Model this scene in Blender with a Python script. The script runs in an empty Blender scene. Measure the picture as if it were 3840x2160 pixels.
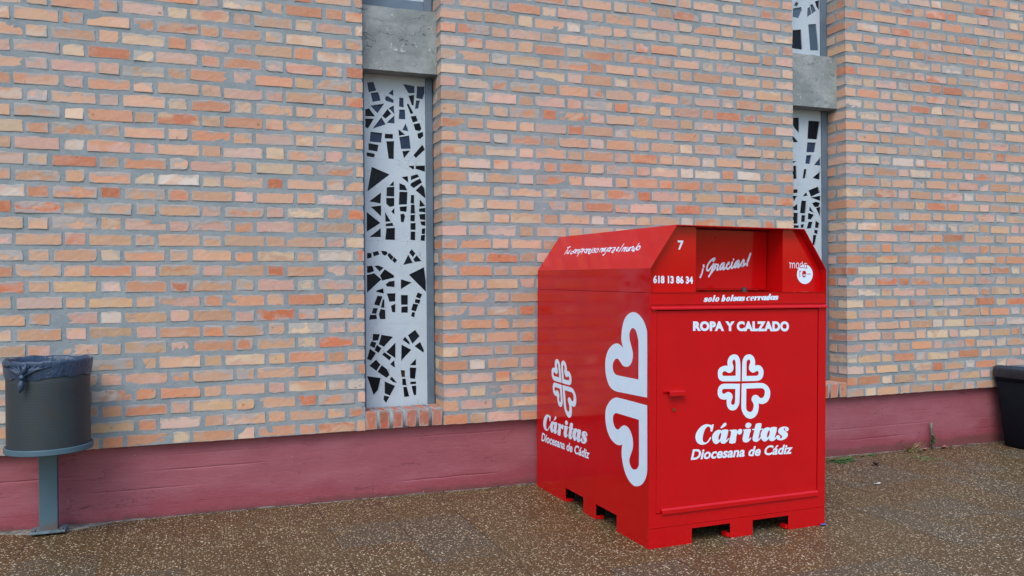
import bpy, bmesh, math, random
from mathutils import Vector, Matrix, noise
COL = bpy.context.scene.collection
SC = bpy.context.scene
# ---------------------------------------------------------------- camera
cam_d = bpy.data.cameras.new('camera'); cam = bpy.data.objects.new('camera', cam_d); COL.objects.link(cam); SC.camera = cam
cam_d.lens = 28.8066; cam_d.sensor_width = 36; cam_d.sensor_fit = 'HORIZONTAL'; cam_d.clip_start = .05; cam_d.clip_end = 500
_f, _r, _u = Vector((0.349593, 0.936897, -0.002876)), Vector((0.936866, -0.349604, -0.007703)), Vector((0.008222, 0.0, 0.999966))
cam.matrix_world = Matrix(((_r.x, _u.x, -_f.x, -0.45173), (_r.y, _u.y, -_f.y, -5.50123), (_r.z, _u.z, -_f.z, 1.50733), (0, 0, 0, 1)))
# ---------------------------------------------------------------- overcast daylight
SUN_EL, SUN_AZ = math.radians(50), math.radians(211)      # azimuth clockwise from +y (north)
wd = bpy.data.worlds.new('World'); SC.world = wd; wd.use_nodes = True
_n = wd.node_tree.nodes; _bg = _n['Background']
_sky = _n.new('ShaderNodeTexSky'); _sky.sky_type = 'NISHITA'; _sky.sun_disc = False
_sky.sun_elevation = SUN_EL; _sky.sun_rotation = SUN_AZ; _sky.air_density = 1.5; _sky.dust_density = 1.5; _sky.ozone_density = 1.0
_hs = _n.new('ShaderNodeHueSaturation'); _hs.inputs['Saturation'].default_value = 1.2
wd.node_tree.links.new(_sky.outputs[0], _hs.inputs['Color']); # overcast: brighter overhead than at the horizon
_tc = _n.new('ShaderNodeTexCoord'); _sx = _n.new('ShaderNodeSeparateXYZ'); _ma = _n.new('ShaderNodeMath'); _ma.operation = 'MULTIPLY_ADD'; _ma.use_clamp = False
_ma.inputs[1].default_value = 1.0; _ma.inputs[2].default_value = .62
_vm = _n.new('ShaderNodeVectorMath'); _vm.operation = 'SCALE'
wd.node_tree.links.new(_tc.outputs['Generated'], _sx.inputs[0]); wd.node_tree.links.new(_sx.outputs[2], _ma.inputs[0])
wd.node_tree.links.new(_hs.outputs[0], _vm.inputs[0]); wd.node_tree.links.new(_ma.outputs[0], _vm.inputs['Scale'])
wd.node_tree.links.new(_vm.outputs[0], _bg.inputs['Color'])
_bg.inputs['Strength'].default_value = .12
sd = bpy.data.lights.new('sun', 'SUN'); sun = bpy.data.objects.new('sun', sd); COL.objects.link(sun)
sd.energy = .75; sd.angle = math.radians(30); sd.color = (1, .99, .97)
_d = Vector((math.sin(SUN_AZ)*math.cos(SUN_EL), math.cos(SUN_AZ)*math.cos(SUN_EL), math.sin(SUN_EL)))
sun.rotation_euler = _d.to_track_quat('Z', 'Y').to_euler(); sun.location = (-3, -8, 12)
vs_ = SC.view_settings; vs_.view_transform = 'Standard'; vs_.look = 'None'; vs_.gamma = 1; vs_.exposure = 1.02
SC.cycles.max_bounces = 6
# ---- outlines measured for the panes, emblems and lettering (metres)
PANES_A=[[(0.6162,2.9348),(0.6566,2.9431),(0.6769,2.8879),(0.628,2.8718)],[(0.6404,2.8624),(0.6903,2.8734),(0.7065,2.8198),(0.6544,2.8057)],[(0.7677,2.872),(0.7974,2.9012),(0.8002,2.8588)],[(0.7411,2.8326),(0.7539,2.8533),(0.7989,2.8295),(0.7998,2.8077),(0.7494,2.8187)],[(0.8719,2.9446),(0.9509,2.9361),(0.9506,2.8898),(0.9098,2.8868)],[(0.9118,2.8639),(0.9504,2.873),(0.9455,2.8002),(0.9327,2.8024)],[(0.9746,2.9358),(1.0308,2.9381),(1.0261,2.8955),(1.0106,2.8501),(0.9675,2.8554)],[(0.9652,2.8342),(0.991,2.836),(0.9798,2.7826),(0.9572,2.7768)],[(0.6386,2.7747),(0.7335,2.7968),(0.686,2.7283)],[(0.6023,2.7464),(0.6271,2.7543),(0.6671,2.7043),(0.6019,2.7032)],[(0.6017,2.6816),(0.6576,2.6841),(0.6187,2.6178),(0.6013,2.625)],[(0.6529,2.6178),(0.7118,2.6979),(0.7417,2.6521)],[(0.7679,2.7681),(0.8017,2.787),(0.8055,2.729)],[(0.7223,2.7111),(0.7562,2.759),(0.7823,2.7295),(0.7442,2.6938)],[(0.7523,2.6652),(0.8043,2.7164),(0.8049,2.6644)],[(0.8445,2.8464),(0.8711,2.8441),(0.8738,2.7826),(0.8419,2.7857)],[(0.8438,2.7607),(0.8811,2.7633),(0.8837,2.6986),(0.8401,2.6979)],[(0.8974,2.8042),(0.9113,2.8062),(0.9419,2.7464),(0.9236,2.7368)],[(0.9266,2.7181),(0.9621,2.7256),(0.9737,2.6906),(0.9402,2.6791)],[(0.9455,2.6626),(0.9876,2.6746),(1.0013,2.6365),(0.9871,2.6199),(0.9591,2.6256)],[(0.974,2.5991),(1.0108,2.6128),(1.0149,2.5867),(0.9931,2.5644),(0.9781,2.5699)],[(0.8363,2.6214),(0.8817,2.5875),(0.8392,2.5788)],[(0.865,2.62),(0.8866,2.6652),(0.9054,2.6151)],[(0.8422,2.5654),(0.9094,2.5807),(0.9216,2.4922),(0.8554,2.4857)],[(0.8637,2.4673),(0.9171,2.4742),(0.874,2.4197)],[(0.9437,2.4461),(1.0057,2.5208),(1.0293,2.4872),(0.9618,2.4259)],[(0.6381,2.5911),(0.7161,2.5874),(0.7082,2.5227),(0.6314,2.5268)],[(0.623,2.5109),(0.6893,2.502),(0.6806,2.4592),(0.6226,2.4666)],[(0.608,2.4463),(0.6576,2.4405),(0.6627,2.4304),(0.6553,2.4156),(0.6099,2.4216)],[(0.7401,2.5836),(0.7927,2.5845),(0.7935,2.5554),(0.7378,2.5544)],[(0.7491,2.5301),(0.8007,2.535),(0.7976,2.4119),(0.7639,2.4124)],[(0.6444,2.3459),(0.7672,2.2972),(0.612,2.1756)],[(0.9066,2.3646),(0.9441,2.3684),(0.9461,2.3464),(0.9332,2.3448)],[(0.9613,2.367),(1.0338,2.3723),(1.0334,2.33),(0.959,2.348)],[(0.8558,2.2829),(0.8985,2.2909),(0.9024,2.247)],[(0.9242,2.294),(0.9673,2.3083),(0.9812,2.2921),(0.924,2.2667)],[(0.9183,2.2308),(0.9281,2.2459),(0.9865,2.2775),(1.0014,2.2507),(0.9428,2.2107)],[(0.9577,2.1923),(1.0001,2.2327),(1.0184,2.2122),(1.031,2.1651),(1.0308,2.1398)],[(0.7686,2.2213),(0.7963,2.2535),(0.7992,2.2214)],[(0.7496,2.2061),(0.8002,2.212),(0.7986,2.1463),(0.747,2.1479)],[(0.7448,2.1312),(0.7995,2.1328),(0.7991,2.0807),(0.7695,2.0716),(0.7455,2.0917)],[(0.7798,2.0375),(0.801,2.062),(0.8007,2.0182)],[(0.8406,2.2385),(0.8766,2.2252),(0.8945,2.1923),(0.8402,2.1946)],[(0.8401,2.1779),(0.8944,2.1776),(0.8915,2.0937),(0.8351,2.09)],[(0.8413,2.0714),(0.8903,2.0769),(0.8858,2.0391),(0.8432,2.0443)],[(0.8451,2.0172),(0.8686,2.024),(0.877,2.0054),(0.8681,1.9654),(0.849,1.9671)],[(0.9231,2.1575),(0.9446,2.1582),(0.9441,2.0993),(0.9194,2.1028)],[(0.9225,2.0882),(0.9461,2.0889),(0.9499,2.0301),(0.9188,2.0294)],[(0.9187,2.0147),(0.9488,2.0175),(0.9463,1.9733),(0.9173,1.9748)],[(0.9182,1.9559),(0.9526,1.9587),(0.9522,1.9124),(0.9179,1.9139)],[(0.9188,1.8971),(0.9499,1.8966),(0.9494,1.8387),(0.9173,1.8415)],[(0.9874,2.1279),(1.0282,2.0848),(0.9859,2.0794)],[(0.9825,2.0625),(1.028,2.07),(1.0321,2.0384),(0.9802,2.0435)],[(0.9822,2.0203),(1.032,2.0257),(1.0317,1.9834),(0.9884,1.9889)],[(0.9882,1.9699),(1.0316,1.9729),(1.0313,1.9412),(0.9989,1.9469)],[(1.0008,1.9195),(1.0246,1.922),(1.0222,1.884),(0.9984,1.8857)],[(0.9939,1.8709),(1.0221,1.8755),(1.0196,1.8343),(0.9915,1.8371)],[(0.6238,2.1069),(0.7053,2.1683),(0.7006,2.0946)],[(0.6349,2.066),(0.7046,2.0761),(0.704,2.0036)],[(0.6067,2.0282),(0.6984,1.9558),(0.6056,1.8943)],[(0.6238,1.8574),(0.7012,1.9165),(0.7007,1.8585)],[(0.7356,2.0313),(0.7729,1.9697),(0.7371,1.9669)],[(0.7402,1.9504),(0.7833,1.9575),(0.7916,1.9368),(0.74,1.9338)],[(0.7451,1.9172),(0.802,1.9203),(0.8013,1.839),(0.7361,1.8403)],[(0.6064,1.7418),(0.6353,1.742),(0.6351,1.7131),(0.6061,1.7068)],[(0.6457,1.7483),(0.6811,1.7568),(0.6893,1.7341),(0.6538,1.7215)],[(0.7061,1.7591),(0.7396,1.7552),(0.75,1.7407),(0.731,1.726),(0.7143,1.7363)],[(0.7499,1.7282),(0.7626,1.7449),(0.7919,1.716),(0.7748,1.693)],[(0.7832,1.693),(0.7982,1.7139),(0.817,1.6931),(0.8021,1.6733)],[(0.9069,1.748),(0.9242,1.7712),(0.9497,1.742),(0.9323,1.7167)],[(0.8635,1.663),(0.8982,1.7312),(0.9299,1.6767)],[(0.9365,1.702),(0.9604,1.7273),(0.9924,1.6895),(0.9471,1.6831)],[(0.6056,1.6491),(0.6387,1.6533),(0.6509,1.6182),(0.6197,1.6058),(0.6053,1.6079)],[(0.6574,1.6512),(0.6824,1.6554),(0.7198,1.6409),(0.6924,1.614)],[(0.6041,1.5873),(0.6528,1.5996),(0.7024,1.558),(0.6041,1.4657)],[(0.7302,1.6285),(0.7908,1.5868),(0.7949,1.5722),(0.7128,1.5517),(0.6964,1.585)],[(0.7356,1.5225),(0.7588,1.5411),(0.7968,1.5471),(0.7965,1.5055),(0.746,1.51)],[(0.8456,1.5573),(0.9201,1.5339),(0.845,1.4884)],[(0.9034,1.5886),(1.0115,1.6432),(1.0302,1.5438),(1.0296,1.4677)],[(0.6684,1.4796),(0.7144,1.4936),(0.7204,1.4604),(0.6704,1.4713)],[(0.6764,1.4422),(0.7098,1.4356),(0.6884,1.3737),(0.6531,1.3846)],[(0.7138,1.419),(0.7242,1.4085),(0.7238,1.3607),(0.7008,1.3611)],[(0.6466,1.3558),(0.6757,1.3532),(0.665,1.3183),(0.636,1.3229)],[(0.6235,1.3087),(0.6649,1.3079),(0.6689,1.2809),(0.617,1.2779)],[(0.6986,1.3487),(0.7278,1.3399),(0.7294,1.2796),(0.6939,1.2804),(0.6858,1.3137)],[(0.7434,1.457),(0.8024,1.4575),(0.7999,1.4043),(0.7619,1.4017)],[(0.7721,1.3683),(0.8018,1.3845),(0.8013,1.3261),(0.7802,1.3286)],[(0.8447,1.4445),(0.8915,1.4439),(0.891,1.3789),(0.8463,1.3796)],[(0.8482,1.3608),(0.8909,1.3643),(0.8905,1.3223),(0.8458,1.3232)],[(0.9668,1.462),(0.9969,1.4491),(0.9837,1.4197),(0.9536,1.4327)],[(0.9492,1.4159),(0.9836,1.4091),(0.9769,1.3839),(0.9447,1.3928)],[(0.9317,1.3825),(0.9682,1.3756),(0.9506,1.3296),(0.9185,1.3407)],[(0.9248,1.3238),(0.9441,1.3192),(0.9395,1.2878),(0.916,1.2967)],[(0.6431,1.1741),(0.6888,1.1707),(0.678,1.1317),(0.6406,1.1287)],[(0.7034,1.1662),(0.783,1.1493),(0.7194,1.0848),(0.6841,1.1046)],[(0.6323,1.1228),(0.6633,1.1135),(0.6526,1.0766),(0.6196,1.0963)],[(0.6694,1.0968),(0.6984,1.073),(0.6815,1.0425),(0.6525,1.0622)],[(0.6194,1.0716),(0.6606,1.0391),(0.6271,0.9908),(0.6003,1.0042)],[(0.7359,1.0468),(0.7995,1.1092),(0.7987,1.0008)],[(0.7064,1.0271),(0.7233,1.0431),(0.7692,1.0081),(0.7564,0.9857)],[(0.7625,0.9584),(0.7901,0.9844),(0.796,0.9341)],[(0.8548,1.1263),(0.872,1.1488),(0.9016,1.1102),(0.9015,1.0934)],[(0.8935,1.1587),(0.9431,1.1951),(0.975,1.15),(0.9251,1.0989)],[(0.846,1.0931),(0.914,1.0531),(0.843,0.9782)],[(0.94,1.0795),(0.9812,1.1077),(1.0066,1.0499),(1.0022,1.0331)],[(0.6164,0.9541),(0.6623,0.9936),(0.6912,0.9572),(0.6638,0.9169)],[(0.6741,0.9082),(0.7037,0.9525),(0.7369,0.9221),(0.7555,0.8838),(0.7344,0.864)],[(0.7595,0.8524),(0.7744,0.8684),(0.8078,0.8251),(0.7846,0.8304)],[(0.5993,0.8806),(0.6925,0.8618),(0.671,0.78),(0.6437,0.7483)],[(0.7237,0.8375),(0.7949,0.8007),(0.7585,0.738),(0.723,0.7565)],[(0.7166,0.7382),(0.7542,0.7278),(0.7308,0.6876),(0.7143,0.7113)],[(0.8382,0.9114),(0.8658,0.9082),(0.8676,0.8641),(0.8442,0.8673)],[(0.8483,0.8503),(0.8717,0.8492),(0.8778,0.8049),(0.8501,0.8084)],[(0.8563,0.7913),(0.8798,0.7901),(0.8963,0.7243),(0.8621,0.7219)],[(0.9046,0.9464),(0.9478,0.9888),(0.9475,0.9446)],[(0.9044,0.9275),(0.9495,0.9235),(0.9402,0.8481),(0.9059,0.8539)],[(0.9079,0.8265),(0.9465,0.8268),(0.9464,0.8099),(0.9077,0.8097)],[(0.9162,0.7946),(0.9484,0.7972),(0.9479,0.732),(0.9307,0.7329)]]
PANES_B=[[(4.2418,2.9207),(4.3235,2.929),(4.3224,2.7986),(4.2781,2.8414),(4.2415,2.8875)],[(4.2405,2.7667),(4.2701,2.7593),(4.3106,2.7252),(4.2883,2.7179),(4.2401,2.7214)],[(4.4281,2.9083),(4.5454,2.9096),(4.5138,2.7546),(4.4156,2.7553)],[(4.4153,2.7217),(4.5021,2.7233),(4.4863,2.643),(4.4033,2.6389)],[(4.4031,2.6084),(4.4558,2.614),(4.4364,2.5399),(4.3913,2.5409)],[(4.4854,2.5329),(4.5505,2.6033),(4.5499,2.5297)],[(4.2462,2.5525),(4.2906,2.5546),(4.2682,2.5354)],[(4.2458,2.5102),(4.2903,2.5152),(4.2968,2.4065),(4.2486,2.4016)],[(4.3758,2.4886),(4.4021,2.4897),(4.3902,2.4131),(4.3621,2.412)],[(4.4656,2.4191),(4.5457,2.4774),(4.5413,2.4067)],[(4.2442,2.3108),(4.3035,2.3128),(4.3033,2.2855),(4.2476,2.2807)],[(4.2437,2.2564),(4.2993,2.2551),(4.2692,2.2088)],[(4.3627,2.257),(4.3929,2.2884),(4.4115,2.2646)],[(4.4232,2.3077),(4.5218,2.3447),(4.5442,2.2933),(4.4491,2.2567)],[(4.4453,2.2474),(4.5478,2.2658),(4.5474,2.2229)],[(4.46,2.199),(4.5017,2.2124),(4.5434,2.2013),(4.528,2.1733),(4.4862,2.1691)],[(4.2466,2.1537),(4.3025,2.1885),(4.3021,2.137),(4.2464,2.1356)],[(4.3474,2.2171),(4.3961,2.2155),(4.384,2.1117),(4.3317,2.1135)],[(4.4333,2.1708),(4.4782,2.1169),(4.4293,2.1341)],[(4.5013,2.1573),(4.547,2.1707),(4.5462,2.0756)],[(4.2462,2.1114),(4.3056,2.1098),(4.3011,2.0218),(4.2529,2.0209)],[(4.3464,2.0925),(4.3838,2.0904),(4.3796,2.0385),(4.3422,2.0378)],[(4.4178,2.1125),(4.478,2.0986),(4.4513,2.0614),(4.4136,2.0606)],[(4.2528,2.0058),(4.3121,2.0038),(4.3157,1.9857),(4.2526,1.9816)],[(4.3383,2.0134),(4.3719,2.0141),(4.3642,1.9866),(4.3381,1.9861)],[(4.4209,2.0363),(4.4624,2.0371),(4.4469,1.9849),(4.4017,1.9811)],[(4.4966,2.047),(4.5344,2.0263),(4.5264,1.9863),(4.4885,1.9918)],[(4.4846,1.9703),(4.5187,1.9648),(4.5146,1.9341),(4.4806,1.9427)],[(4.469,1.9242),(4.5031,1.9216),(4.4872,1.8358),(4.4608,1.8447)]]
PANES_BU=[[(4.3019,3.9205),(4.3278,3.9083),(4.3127,3.8824),(4.283,3.8881)],[(4.2717,3.8566),(4.3536,3.8809),(4.3609,3.8513),(4.3268,3.784),(4.2674,3.7897)],[(4.4248,3.8766),(4.4475,3.8914),(4.4659,3.8354),(4.4204,3.8031)],[(4.4514,3.907),(4.4779,3.9192),(4.5115,3.8679),(4.4734,3.8363)],[(4.5046,3.9436),(4.5503,3.961),(4.5534,3.8725),(4.5194,3.9055)],[(4.4312,3.7373),(4.5106,3.7516),(4.5391,3.528),(4.452,3.5199)],[(4.2664,3.6718),(4.3521,3.6866),(4.3619,3.5176),(4.2578,3.5199)]]
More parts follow.
